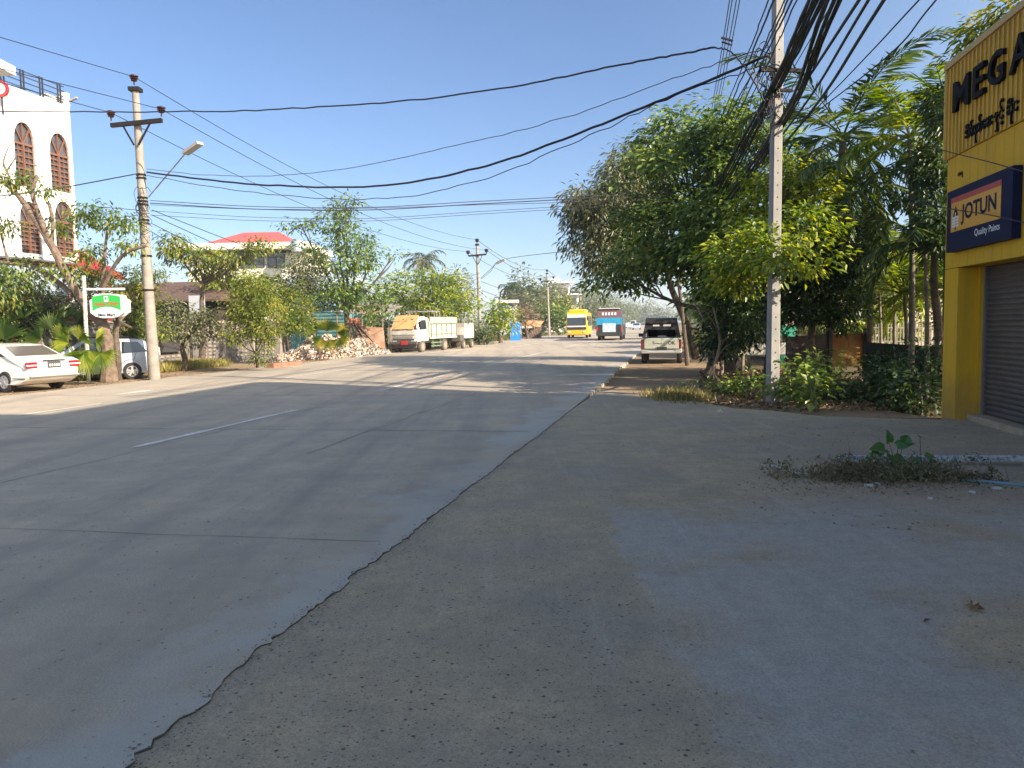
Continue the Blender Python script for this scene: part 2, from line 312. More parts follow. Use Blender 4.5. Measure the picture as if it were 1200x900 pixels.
# ================================================================== SETTING
def ground_mats():
    n = NT('worn_concrete_road'); v = n.mp(); t = n.l
    rv = n.mp(rot=TH)                                             # along-road stretched coordinates
    st = n.mp(scale=(1, 1, 1), rot=0)
    big = n.noise(v, .22, 5, .6, .38, .62); mid = n.noise(v, 1.3, 6, .65, .35, .65); fine = n.noise(v, 75, 3, .75, .42, .62); 
    c = n.mix(big, (.56, .455, .33), (.44, .38, .30)); c = n.mix(n.math('MULTIPLY', mid, .65), c, (.33, .29, .235))
    m7 = n.noise(n.mp(loc=(4, 1, 0)), 6, 6, .7, .42, .66); c = n.mix(n.math('MULTIPLY', m7, .28), c, (.31, .275, .22))
    # stretched stains along the traffic direction
    rm = n.new('ShaderNodeMapping'); rm.inputs['Rotation'].default_value = (0, 0, TH); rm.inputs['Scale'].default_value = (1.1, .06, 1); t(n.tc.outputs['Object'], rm.inputs['Vector'])
    sr = n.noise(rm.outputs[0], 1.0, 5, .6, .47, .68); c = n.mix(n.math('MULTIPLY', sr, .4), c, (.15, .14, .14))
    c = n.mix(n.math('MULTIPLY', fine, .38), c, (.17, .155, .135))
    d = n.vor(v, 26); cell = n.vor(v, 26, 'Color'); sp = n.math('MULTIPLY', n.rng(d, .30, .20, 0, 1), n.rng(cell, .80, .86, 0, 1)); c = n.mix(n.math('MULTIPLY', sp, .75), c, (.07, .065, .06))
    d2 = n.vor(v, 55); cell2 = n.vor(v, 55, 'Color'); s2 = n.math('MULTIPLY', n.rng(d2, .3, .2, 0, 1), n.rng(cell2, .86, .9, 0, 1)); c = n.mix(n.math('MULTIPLY', s2, .6), c, (.55, .52, .47))
    dt = n.new('ShaderNodeVectorMath', operation='DOT_PRODUCT'); dt.inputs[1].default_value = tuple(N); t(v, dt.inputs[0]); wt = n.math('ADD', dt.outputs['Value'], n.noise(v, 1.1, 5, .6, .3, .7, -.45, .45))
    strip = n.math('MULTIPLY', n.rng(wt, -2.75, -2.45, 0, 1), n.noise(n.mp(loc=(2, 5, 0)), .5, 4, .6, .38, .52)); c = n.mix(n.math('MULTIPLY', strip, .75), c, (.43, .405, .37))
    brn = n.math('MULTIPLY', n.noise(n.mp(loc=(5, 2, 0)), .6, 6, .65, .5, .66), n.rng(wt, -5.5, -3, 0, .6)); c = n.mix(brn, c, (.44, .34, .23))
    # fine cracks
    ck = n.vor(n.mp(scale=(1, .45, 1)), .22, 'Distance', 'DISTANCE_TO_EDGE'); wn = n.noise(v, 2.2, 5, .7, .45, .6); ckm = n.math('MULTIPLY', n.rng(ck, .006, .0015, 0, 1), wn); c = n.mix(n.math('MULTIPLY', ckm, .0), c, (.06, .055, .05))
    t(c, n.b.inputs['Base Color']); n.b.inputs['Roughness'].default_value = .82; n.b.inputs['Specular IOR Level'].default_value = .35
    h = n.math('ADD', n.math('MULTIPLY', fine, .5), n.math('MULTIPLY', sp, -1.0)); n.bump(h, .55, .006)
    n = NT('apron_concrete'); v = n.mp(); t = n.l
    big = n.noise(v, .33, 5, .62, .42, .58); mid = n.noise(v, 1.7, 7, .7, .38, .62); fine = n.noise(v, 80, 3, .75, .42, .62)
    c = n.mix(big, (.55, .425, .275), (.42, .355, .27)); c = n.mix(n.math('MULTIPLY', mid, .55), c, (.30, .26, .20))
    # smooth bluish cement skim patches
    wv = n.new('ShaderNodeVectorMath', operation='ADD'); nz = n.new('ShaderNodeTexNoise'); nz.inputs['Scale'].default_value = 2.2; nz.inputs['Detail'].default_value = 6; t(v, nz.inputs['Vector']); 
    sc = n.new('ShaderNodeVectorMath', operation='SCALE'); sc.inputs['Scale'].default_value = .5; t(nz.outputs['Color'], sc.inputs[0]); t(v, wv.inputs[0]); t(sc.outputs[0], wv.inputs[1])
    sep = n.new('ShaderNodeSeparateXYZ'); t(wv.outputs[0], sep.inputs[0])
    px = n.rng(sep.outputs[0], 1.02, 1.12, 0, 1); py = n.rng(sep.outputs[1], 7.6, 6.6, 0, 1); sk = n.math('MULTIPLY', n.math('MULTIPLY', px, py), n.noise(v, .9, 4, .6, .36, .5))
    c = n.mix(n.math('MULTIPLY', sk, .85), c, (.43, .41, .385))
    md2 = n.noise(n.mp(loc=(1, 9, 0)), 7, 6, .7, .4, .66); c = n.mix(n.math('MULTIPLY', md2, .35), c, (.27, .235, .19)); sw = n.new('ShaderNodeMapping'); sw.inputs['Rotation'].default_value = (0, 0, .5); sw.inputs['Scale'].default_value = (6, .5, 1); t(n.tc.outputs['Object'], sw.inputs['Vector']); sm = n.noise(sw.outputs[0], 1.0, 6, .65, .55, .75); c = n.mix(n.math('MULTIPLY', sm, .4), c, (.56, .52, .46))
    # dust drifts
    du = n.noise(n.mp(loc=(3, 1, 0)), .5, 6, .65, .5, .7); c = n.mix(n.math('MULTIPLY', du, .55), c, (.50, .38, .25))
    c = n.mix(n.math('MULTIPLY', fine, .38), c, (.16, .14, .115))
    inv = n.math('SUBTRACT', 1.0, n.math('MULTIPLY', sk, .85)); sp = None
    for s_, lo, a in ((22, .70, .8), (40, .56, .8), (70, .55, .7)):
        d = n.vor(v, s_); cell = n.vor(v, s_, 'Color'); m_ = n.math('MULTIPLY', n.math('MULTIPLY', n.rng(d, .24, .15, 0, 1), n.rng(cell, lo, lo+.03, 0, 1)), inv); c = n.mix(n.math('MULTIPLY', m_, a), c, (.055, .052, .05)); sp = m_ if sp is None else n.math('MAXIMUM', sp, m_)
    d = n.vor(n.mp(loc=(7, 3, 0)), 30); cell = n.vor(n.mp(loc=(7, 3, 0)), 30, 'Color'); m_ = n.math('MULTIPLY', n.rng(d, .25, .17, 0, 1), n.rng(cell, .84, .88, 0, 1)); c = n.mix(n.math('MULTIPLY', m_, .55), c, (.5, .46, .4))
    t(c, n.b.inputs['Base Color']); n.b.inputs['Roughness'].default_value = .88; n.b.inputs['Specular IOR Level'].default_value = .3
    h = n.math('ADD', n.math('MULTIPLY', fine, .5), n.math('MULTIPLY', sp, -1.2)); h = n.math('ADD', h, n.math('MULTIPLY', mid, 1.2)); n.bump(h, .6, .007)
    n = NT('dusty_dirt'); v = n.mp(); t = n.l
    a = n.noise(v, .5, 6, .65, .4, .62); b = n.noise(v, 6, 6, .7, .35, .65); f_ = n.noise(v, 50, 4, .7, .3, .7)
    c = n.mix(a, (.48, .35, .225), (.36, .265, .175)); c = n.mix(n.math('MULTIPLY', b, .45), c, (.25, .185, .13)); c = n.mix(n.math('MULTIPLY', f_, .3), c, (.14, .10, .07))
    t(c, n.b.inputs['Base Color']); n.b.inputs['Roughness'].default_value = .95; n.b.inputs['Specular IOR Level'].default_value = .1; n.bump(n.math('ADD', b, f_), .8, .03)
    n = NT('brown_earth'); v = n.mp(); t = n.l
    a = n.noise(v, .25, 6, .65, .4, .62); b = n.noise(v, 5, 6, .7, .35, .65)
    c = n.mix(a, (.20, .145, .09), (.10, .10, .045)); c = n.mix(n.math('MULTIPLY', b, .6), c, (.09, .065, .04))
    t(c, n.b.inputs['Base Color']); n.b.inputs['Roughness'].default_value = 1; n.b.inputs['Specular IOR Level'].default_value = .1; n.bump(b, .8, .05)
    n = NT('worn_white_paint'); v = n.mp(); t = n.l
    a = n.noise(v, 9, 7, .75, .42, .6); c = n.mix(a, (.68, .65, .60), (.47, .43, .37)); t(c, n.b.inputs['Base Color']); n.b.inputs['Roughness'].default_value = .8
ground_mats()
def flat(name, poly, z, thick, m, kind='structure', skirt=True):
    mb = MB(); n = len(poly); vs = [(p[0], p[1], z) for p in poly]
    if thick:
        vs += [(p[0], p[1], z-thick) for p in poly]; fs = [tuple(range(n))] + [(i, n+i, n+(i+1) % n, (i+1) % n) for i in range(n)]
    else: fs = [tuple(range(n))]
    mb.add(vs, fs); o = obj(name, mb, m); o['kind'] = kind; return o
g = MB(); g.add([(-880, -180, -.16), (880, -180, -.16), (880, 1460, -.16), (-880, 1460, -.16)], [(0, 1, 2, 3)]); tag(obj('ground', g, MC['brown_earth'], fix=False), kind='structure')

# edge of the slab traced on the ground
edge_px = [(145, 900), (200, 850), (240, 825), (262, 795), (295, 766), (299, 760), (327, 743), (368, 712), (405, 685), (410, 674), (445, 652), (480, 626), (512, 600), (560, 563), (610, 525), (640, 503), (664, 484), (700, 455), (716, 441), (745, 419)]
ed = [G(*p) for p in edge_px]; ed = [RD(-6, -2.15), RD(1, -2.12)] + ed; ed[-1] = RD(ed[-1].dot(U), -2.1)
def jag(pts, step, amp):
    out = []
    for a, b in zip(pts, pts[1:]):
        L = (b-a).length; k = max(1, int(L/step))
        for i in range(k): out.append(a.lerp(b, i/k) + (N*random.gauss(0, amp) if i else Vector()))
    return out + [pts[-1]]
ej = jag(jag(ed[:-3], .33, .012), .05, .011) + jag(ed[-3:], .3, .05)
far_r = [RD(s, -2.1+random.uniform(-.05, .05)) for s in range(44, 620, 12)]
left = [RD(s, -17.9+random.gauss(0, .12)) for s in np.arange(620, -14, -1.2)]
poly = ej + far_r + left
flat('road', [(p.x, p.y) for p in poly], 0, .13, MC['worn_concrete_road'])
# dark open joint beside the slab
jm = MB(); w_ = [max(0, random.uniform(.001, .009)*(1.4*abs(math.sin(i*.21))*abs(math.sin(i*.047+1))-.15)) for i in range(len(ej))]
vs = []; fs = []
for i, p in enumerate(ej):
    if p.dot(U) > 19.6: break
    vs += [(p.x-.01, p.y, -.004), (p.x+w_[i]+.0015, p.y-.01, -.004)]
k = len(vs)//2; fs = [(2*i, 2*i+1, 2*i+3, 2*i+2) for i in range(k-1)]; jm.add(vs, fs); tag(obj('joint_filler', jm, mat('black_tar', (.075, .068, .06), .9), fix=False), kind='structure')
# transverse joints of the slab
jt = MB(); 
for s_ in [5.15, 11.4, 17.6, 23.8, 30, 36.2, 42.4, 48.6]:
    pts = [RD(s_+.008*math.sin(i*1.1+s_)+random.gauss(0, .007)+.012*i, -17.5+i*.4) for i in range(39)]
    pts = [p for p in pts if p.dot(N) < -2.25]; hw = .0035 if s_ < 10 else .006+.0005*s_
    jt.add([(p + U*hw*sg*random.uniform(.4, 1.2)) + Vector((0, 0, .004)) for p in pts for sg in (-1, 1)], [(2*i, 2*i+2, 2*i+3, 2*i+1) for i in range(len(pts)-1)])
for t_, s0, s1 in ((-7.5, -2, 24), (-4.9, 9.5, 22)):
    pts = [RD(s0+i*.4, t_+.03*math.sin(i)+random.gauss(0, .012)) for i in range(int((s1-s0)/.4))]
    jt.add([(p + N*.007*sg*random.uniform(.3, 1.2)) + Vector((0, 0, .004)) for p in pts for sg in (-1, 1)], [(2*i, 2*i+1, 2*i+3, 2*i+2) for i in range(len(pts)-1)])
tag(obj('slab_joints', jt, mat('grey_joint_tar', (.075, .07, .068), .85), fix=False), kind='structure')
# worn lane lines
def line(t_, s0, s1, wd=.15, z=.008, t1=None):
    mb = MB(); n = max(2, int((s1-s0)/.35)); pts = [(RD(s0+(s1-s0)*i/n, t_+((t1 or t_)-t_)*i/n), wd*random.uniform(.55, 1.1)) for i in range(n+1)]
    mb.add([p + N*sg*h/2 + Vector((0, 0, z)) for p, h in pts for sg in (-1, 1)], [(2*i, 2*i+1, 2*i+3, 2*i+2) for i in range(n)]); tag(obj('lane_line', mb, MC['worn_white_paint'], fix=False), kind='structure')
line(-7.75, 9.7, 14.6); line(-7.75, 19.2, 25); line(-7.75, 31, 46, .14); line(-13.3, 13.2, 15.6, .14); line(-14.7, 17.9, 19.2, .34); line(-13.1, 24, 29); line(-12.2, 31, 45, .16); line(-7.75, 54, 75, .16); line(-12, 55, 120, .16)
# shop forecourt
ap = [p + Vector((.0, 0, 0)) for p in jag(ed[:19], .5, 0)] + [G(705, 456), G(760, 462), G(822, 471), G(860, 478), G(905, 481), G(960, 487), G(1020, 489), G(1100, 491)] + [Vector((8.2, 13.3, 0)), Vector((6, -3, 0)), Vector((8, -12, 0)), Vector((0, -12, 0))]
a_ = [(p.x-.02*(i < 18), p.y) for i, p in enumerate(ap)]; flat('forecourt', a_, -.008, .1, MC['apron_concrete'])
# dirt verges
vr = [RD(18, -2.3)] + [RD(s, -2.3) for s in range(22, 60, 4)] + [RD(400, -2.3), RD(400, 3.5), RD(60, 3.4), RD(40, 2.6), RD(30, 1.6), RD(22, 1.4), Vector((7.5, 13.5, 0)), Vector((2, 15, 0))]
flat('dirt_verge', [(p.x, p.y) for p in vr], -.095, .05, MC['dusty_dirt'])
vl = [RD(s, -17.7) for s in (-12, 100, 400)] + [RD(400, -22), RD(60, -21.5), RD(34, -23.0), RD(20, -21), RD(-12, -30)]
flat('dirt_shoulder', [(p.x, p.y) for p in vl], -.05, .05, MC['dusty_dirt'])
# tan dust spilling over the left side of the road
# loose grit, twigs and leaf litter
def litter(name, n, region, m, size, z, flatk=.25, zf=None):
    V = np.empty((n*4, 3)); i = 0; pos = np.empty((n, 3))
    for k in range(n): p = region(); pos[k] = (p.x, p.y, z+size*.15)
    d = unit(n); d[:, 2] *= flatk; nn = unit(n)*.35; nn[:, 2] += 1; sz = size*(.5+RNG.random(n)); v, f = leaves(pos, d, nn, sz, sz*RNG.uniform(.25, .7, n), .25); v[:, 2] = np.maximum(v[:, 2], z+.003)
    return tag(npobj(name, v, f, m), kind='stuff')
dryleaf = leafmat('dry_leaf', (.10, .055, .03), (.24, .15, .08), (.42, .33, .22), .1, .8)
litter('fallen_leaves', 200, lambda: RD(random.uniform(2, 15), random.uniform(-1.9, 5.2))if random.random() < .5 else G(random.uniform(860, 1100), random.uniform(484, 530)), dryleaf, .03, -.011)
def vreg():
    y = random.uniform(14.8, 27); return Vector((random.uniform(.25*y, .25*y+4.5) if y < 20 else random.uniform(.22*y+.6, .22*y+5), y, 0))
litter('leaf_litter', 9000, lambda: (lambda q: Vector((q.x+max(0, 16.5-q.y)*.9, q.y, 0)))(vreg()), dryleaf, .10, -.09, .6)
litter('road_grit', 500, lambda: RD(random.uniform(3, 30), random.uniform(-12, -2.2)), mat('dark_grit', (.05, .045, .04), .9), .018, .001)
litter('edge_grit', 3500, lambda: (lambda a, b, u: a.lerp(b, u)+N*random.gauss(.03, .06))(*(lambda k: (ej[k], ej[k+1], random.random()))(random.randrange(10, len(ej)-8))), mat('brown_grit', (.16, .13, .10), .9), .016, .0)
litter('shoulder_debris', 2500, lambda: RD(random.uniform(14, 60), -17.9-abs(random.gauss(0, 1.0))), dryleaf, .06, -.045)
grass = leafmat('dry_grass', (.16, .14, .05), (.30, .27, .10), (.42, .38, .16), .3, .7); ggrass = leafmat('green_grass', (.05, .09, .02), (.12, .17, .04), (.28, .30, .09), .35, .6)
def grasspatch(name, n, region, m, h, z=-.1):
    pos = np.array([[*(region())[:2], z] for _ in range(n)]); d = unit(n)*.45; d[:, 2] = 1; v, f = leaves(pos, d, unit(n), h*(.5+RNG.random(n)), np.full(n, h*.05+.006), .05); return tag(npobj(name, v, f, m), kind='stuff')
grasspatch('verge_grass', 2600, lambda: G(random.gauss(800, 14), 466+abs(random.gauss(0, 2.5)))+Vector((random.gauss(0, .12), random.gauss(.6, .35), 0)), grass, .22)
grasspatch('wall_grass', 9000, lambda: P(random.uniform(188, 268), 425, 1)*0 + RD(random.uniform(23.5, 33), random.uniform(-22.9, -20.7)), leafmat('yellow_grass', (.2, .2, .05), (.34, .31, .09), (.5, .42, .16), .3, .7), .34, -.05)
grasspatch('roadside_grass', 8000, lambda: RD(random.uniform(62, 110), random.uniform(-21.5, -18.3)), ggrass, .5, -.05)
grasspatch('far_verge_grass', 4000, lambda: RD(random.uniform(40, 110), random.uniform(.6, 3.4)), ggrass, .5, -.1)
litter('brick_rubble', 900, lambda: RD(random.uniform(73, 82), random.uniform(-19.8, -18.6)), mat('brick_bits', (.42, .22, .14), .9, (.5, .33, .22), 6), .5, -.02, 1.2)
# ================================================================== YELLOW SHOP (right)
C0 = Vector((7.42, 13.2, 0)); fd = Vector((-.1647, -.9863, 0)).normalized(); fn = Vector((-.9863, .1647, 0)).normalized(); Z = Vector((0, 0, 1))
def FP(a, z, o=0): return C0 + fd*a + Z*z + fn*o
yel = mat('yellow_shop_paint', (.76, .43, .014), .5, (.66, .36, .012), 1.1, .05); ylap = mat('yellow_cladding', (.68, .40, .04), .42, (.58, .33, .03), 1.6, .04)
def grimy(name, c, dirt, z0, z1, amt, streak=.25, rough=.6, sc=(5, 5, .35)):
    n = NT(name); v = n.mp(); sp = n.new('ShaderNodeSeparateXYZ'); n.l(v, sp.inputs[0])
    st = n.noise(n.mp(scale=sc), 1.0, 6, .65, .46, .72); cc = n.mix(n.math('MULTIPLY', st, streak), c, dirt)
    b1 = n.noise(v, 1.2, 5, .6, .35, .65, -.35, .35); zz = n.math('ADD', sp.outputs[2], n.math('MULTIPLY', b1, (z1-z0))); cc = n.mix(n.math('MULTIPLY', n.rng(zz, z1, z0, 0, 1), amt), cc, dirt)
    f = n.noise(v, 14, 5, .7, .5, .75); cc = n.mix(n.math('MULTIPLY', f, .18), cc, dirt); n.l(cc, n.b.inputs['Base Color']); n.b.inputs['Roughness'].default_value = rough; n.b.inputs['Specular IOR Level'].default_value = .25; return n.m
yel = grimy('yellow_painted_wall', (.76, .43, .018), (.36, .22, .07), -.1, .75, .75, .28)
shop = thing('paint_shop', 'yellow ribbed-metal paint shop with roller shutter and big black letters', 'shop', C0)
def fbox(mb, a0, a1, z0, z1, o0, o1):        # box in facade coordinates
    vs = [FP(a, z, o) for o in (o0, o1) for a, z in ((a0, z0), (a1, z0), (a1, z1), (a0, z1))]
    mb.add(vs, [(0, 1, 2, 3), (7, 6, 5, 4), (0, 4, 5, 1), (1, 5, 6, 2), (2, 6, 7, 3), (3, 7, 4, 0)]); return mb
m_ = MB(); fbox(m_, 0, .56, -.1, 2.49, -.9, 0); fbox(m_, .565, .63, -.1, 2.49, -.9, -.30); obj('pillar', m_, yel, shop, True)
m_ = MB(); fbox(m_, 0.0, 11, 2.5, 4.3, -2.2, -.02); fbox(m_, 0.01, .55, -.1, 2.495, -2.2, -.91); obj('wall', m_, yel, shop, True)
m_ = MB()                                    # corrugated lower panel
def ribs(mb, a0, a1, z0, z1, pitch, wd, dp, o=0):
    a = a0
    while a < a1: fbox(mb, a, a+wd, z0, z1, o, o+dp); a += pitch
m_ = MB(); fbox(m_, -.0, 11, 2.5, 4.32, -.015, .0); ribs(m_, .02, 10.9, 2.51, 4.31, .29, .012, .003); obj('panel', m_, yel, shop, True)
m_ = MB(); fbox(m_, -.03, 11, 4.325, 5.80, -.04, .035); ribs(m_, -.0, 10.9, 4.33, 5.78, .145, .035, .022, .035); obj('cladding', m_, ylap, shop, True)
m_ = MB(); fbox(m_, -.05, 11, 5.80, 5.90, -.12, .075); fbox(m_, -.045, .0, 4.33, 5.80, -.1, .065); obj('edge_trim', m_, mat('faded_yellow_trim', (.62, .42, .12), .5), shop, True)
m_ = MB(); fbox(m_, -.05, 11, 5.72, 5.86, -2.4, -.13); fbox(m_, 0.0, 11, 4.31, 5.71, -2.2, -.05); obj('roof', m_, mat('zinc_roof', (.45, .43, .40), .5), shop, True)
m_ = MB(); fbox(m_, .64, 7.2, .1, 2.55, -.46, -.42); z = .1
while z < 2.5:
    m_.tube([FP(.66, z+.04, -.415), FP(7.2, z+.04, -.415)], .032, 6); z += .083
sh_ = obj('shutter', m_, mat('dark_steel_shutter', (.14, .125, .12), .45, (.10, .09, .09), 3, 0, .3), shop, True)
m_ = MB(); fbox(m_, .63, .68, .08, 2.5, -.43, -.36); obj('shutter_rail', m_, mat('rail_grey', (.2, .18, .16), .5), shop, True)
m_ = MB(); fbox(m_, .56, 9, -.1, .09, -.9, -.18); obj('step', m_, MC['apron_concrete'], shop, True)
m_ = MB(); fbox(m_, 7.25, 11, -.1, 2.5, -.9, 0); obj('pillar', m_, yel, shop, True)
blk = mat('black_letter', (.005, .004, .005), .7, spec=.2)
for ch, a0, a1 in (('M', .41, 1.09), ('E', 1.17, 1.60), ('G', 1.68, 2.24), ('A', 2.36, 2.98)):
    m_ = MB(); put_text(m_, ch, FP(a0, 5.0, .075), fd, Z, (a1-a0)*.9, .47, depth=.03, bold=.015, en=fn); obj('letter', m_, blk, shop, True)
for ch, x0, x1, z0, z1 in ():
    pass
# Burmese line, letter groups: each (text, a0, width, z0, height)
my = [('အ', .84, .16, 4.50, .13), ('ိ', .86, .10, 4.645, .07), ('မ', 1.02, .10, 4.50, .13), ('်', 1.03, .08, 4.645, .09), ('သ', 1.14, .14, 4.50, .13), ('ု', 1.22, .04, 4.36, .13), ('တ', 1.30, .14, 4.50, .13), ('်', 1.33, .08, 4.645, .10), ('ေ', 1.46, .10, 4.50, .13), ('ဆ', 1.58, .15, 4.50, .13), ('း', 1.75, .035, 4.50, .13), ('န', 1.85, .11, 4.50, .13), ('ှ', 1.90, .06, 4.36, .12), ('င', 2.02, .11, 4.50, .13), ('့', 2.07, .05, 4.42, .05), ('်', 2.03, .09, 4.645, .13), ('ဆ', 2.24, .16, 4.50, .13), ('ိ', 2.26, .12, 4.645, .07), ('ု', 2.36, .04, 4.36, .13), ('င', 2.44, .12, 4.50, .13)]
for ch, a, wd, z0, ht in my: m_ = MB(); put_text(m_, ch, FP(a, z0-.02, .06), fd, Z, wd*1.12, ht*1.1, depth=.012, bold=.012, en=fn); obj('burmese_letter', m_, blk, shop, True)
m_ = MB(); put_text(m_, 'အရ', FP(.46, 3.93, .012), fd, Z, .2, .10, depth=.003, bold=.03, en=fn); obj('wall_mark', m_, blk, shop, True)
# unseen thin slab added beyond the frame to cast the long shade over the road
m_ = MB(); b0 = Vector((9.9, 11.5, 0))
def setb(a0, a1, o0, o1, z0, z1):
    vs = [b0 + fd*a - fn*o + Z*z for z in (z0, z1) for a, o in ((a0, o0), (a1, o0), (a1, o1), (a0, o1))]
    m_.add(vs, [(3, 2, 1, 0), (4, 5, 6, 7), (0, 1, 5, 4), (1, 2, 6, 5), (2, 3, 7, 6), (3, 0, 4, 7)])
setb(0, 9.3, 0, 1.0, -.1, 12.9); shade_wing_ = m_
nb = thing('shade_block', 'unseen plaster block added beyond the yellow shop to shade the road', 'building', (5.2, 2, 0)); m_ = MB()  # unseen block, added with the slab to shade road and forecourt
q0 = FP(11.2, 0, 0); 
vs = [q0 + fd*a - fn*o + Z*z for z in (-.1, 14.5) for a, o in ((0, 0), (24, 0), (24, 12), (0, 12))]; m_.add(vs, [(3, 2, 1, 0), (4, 5, 6, 7), (0, 1, 5, 4), (1, 2, 6, 5), (2, 3, 7, 6), (3, 0, 4, 7)]); obj('wall', m_, mat('cream_plaster', (.55, .5, .4), .8), nb, True); obj('shade_wing', shade_wing_, mat('cream_plaster', (.55, .5, .4), .8), nb, True)
m_ = MB()
for i in range(5):
    for z0 in (1, 4.2, 7.2):
        vs = [q0 + fd*(2+4.4*i+a) + fn*o + Z*z for o in (.0, .03) for a, z in ((0, z0), (2, z0), (2, z0+1.5), (0, z0+1.5))]; m_.add(vs, [(0, 1, 2, 3), (7, 6, 5, 4), (0, 4, 5, 1), (1, 5, 6, 2), (2, 6, 7, 3), (3, 7, 4, 0)])
obj('window', m_, mat('dark_window', (.03, .035, .04), .1, spec=.8), nb, True)
# paint sign board
sg = thing('signboard', 'navy wall sign reading JOTUN Quality Paints with gold panel', 'sign', FP(.4, 2.75, .05))
m_ = MB(); fbox(m_, .38, 2.65, 2.75, 3.73, .01, .13); obj('board', m_, mat('navy_sign', (.006, .010, .045), .6, (.009, .014, .055), 3, spec=.15), sg, True)
m_ = MB(); fbox(m_, .57, 2.32, 3.06, 3.60, .131, .137); obj('gold_panel', m_, mat('gold_panel', (.80, .36, .03), .45), sg, True)
m_ = MB(); fbox(m_, .57, 2.32, 3.52, 3.60, .138, .142); obj('stripe', m_, mat('red_stripe', (.5, .03, .02), .45), sg, True)
navy = mat('navy_ink', (.006, .008, .03), .6, spec=.2); wht = mat('white_paint', (.78, .78, .76), .5)
m_ = MB(); put_text(m_, 'JOTUN', FP(.97, 3.13, .139), fd, Z, 1.22, .32, bold=.03, en=fn); obj('lettering', m_, navy, sg, True, fix=False)
m_ = MB(); put_text(m_, 'Quality Paints', FP(1.47, 2.88, .132), fd, Z, .83, .13, bold=.01, en=fn); obj('lettering', m_, wht, sg, True, fix=False)
m_ = MB(); m_.add([FP(.65, 3.30, .139), FP(.86, 3.30, .139), FP(.76, 3.47, .139)], [(0, 1, 2)]); fbox(m_, .74, .78, 3.09, 3.3, .138, .141); obj('emblem', m_, navy, sg, True)
m_ = MB()
for i in range(4): fbox(m_, .63, .735, 3.13+i*.045, 3.16+i*.045, .1382, .1415); fbox(m_, .785, .88, 3.13+i*.045, 3.16+i*.045, .1382, .1415)
fbox(m_, .745, .775, 3.12, 3.36, .1417, .143); obj('emblem', m_, wht, sg, True)

# ================================================================== LEFT: white arched building
white = grimy('streaked_white_plaster', (.76, .75, .74), (.42, .40, .37), 4.5, 5.6, .35, .5, .8, (2.2, 2.2, .12)); white_ = mat('white_plaster', (.74, .73, .72), .75, (.66, .65, .64), .7, .03, fac=(.4, .7)); browf = mat('brown_window_wood', (.17, .075, .045), .5); dglass = mat('dark_pane', (.045, .045, .055), .15, (.09, .085, .09), 2.5, spec=.7)
A0 = P(92, 300, 34.0); A0.z = 0; da = -U; na = N                     # facade runs toward the camera from A0, faces +N
def AP(a, z, o=0): return Vector((A0.x, A0.y, 0)) + da*a + na*o + Z*z
def abox(mb, a0, a1, z0, z1, o0, o1):
    vs = [AP(a, z, o) for o in (o0, o1) for a, z in ((a0, z0), (a1, z0), (a1, z1), (a0, z1))]
    mb.add(vs, [(0, 1, 2, 3), (7, 6, 5, 4), (0, 4, 5, 1), (1, 5, 6, 2), (2, 6, 7, 3), (3, 7, 4, 0)]); return mb
def a_of(px, py):                                                   # where the sight line meets the facade
    r = ray(px, py); o = Vector((A0.x, A0.y, EYE.z)) - EYE; k = o.dot(na)/r.dot(na); p = EYE + r*k; return (p-Vector((A0.x, A0.y, 0))).dot(da), p.z
wb = thing('white_building', 'tall white plastered building with dark arched shuttered windows', 'building', AP(0, 0))
_, ztop = a_of(84, 126); _, zbot = a_of(90, 308)
wins = []
for (l, t_, r_, b_) in ((15, 143, 39, 218), (57, 156, 80, 224)): wins.append((a_of(r_, t_)[0], a_of(l, t_)[0], a_of((l+r_)/2, b_)[1], a_of((l+r_)/2, t_)[1], True))
for (l, t_, r_, b_) in ((22, 236, 46, 297), (63, 236, 85, 301)): wins.append((a_of(r_, t_)[0], a_of(l, t_)[0], a_of((l+r_)/2, b_)[1], a_of((l+r_)/2, t_)[1], True))
# extra bays outside the frame
d_ = wins[0][0]-wins[1][0]
for k in (1, 2): 
    for w0 in (wins[0], wins[2]): wins.append((w0[0]+d_*k*1.1, w0[1]+d_*k*1.1, w0[2], w0[3], True))
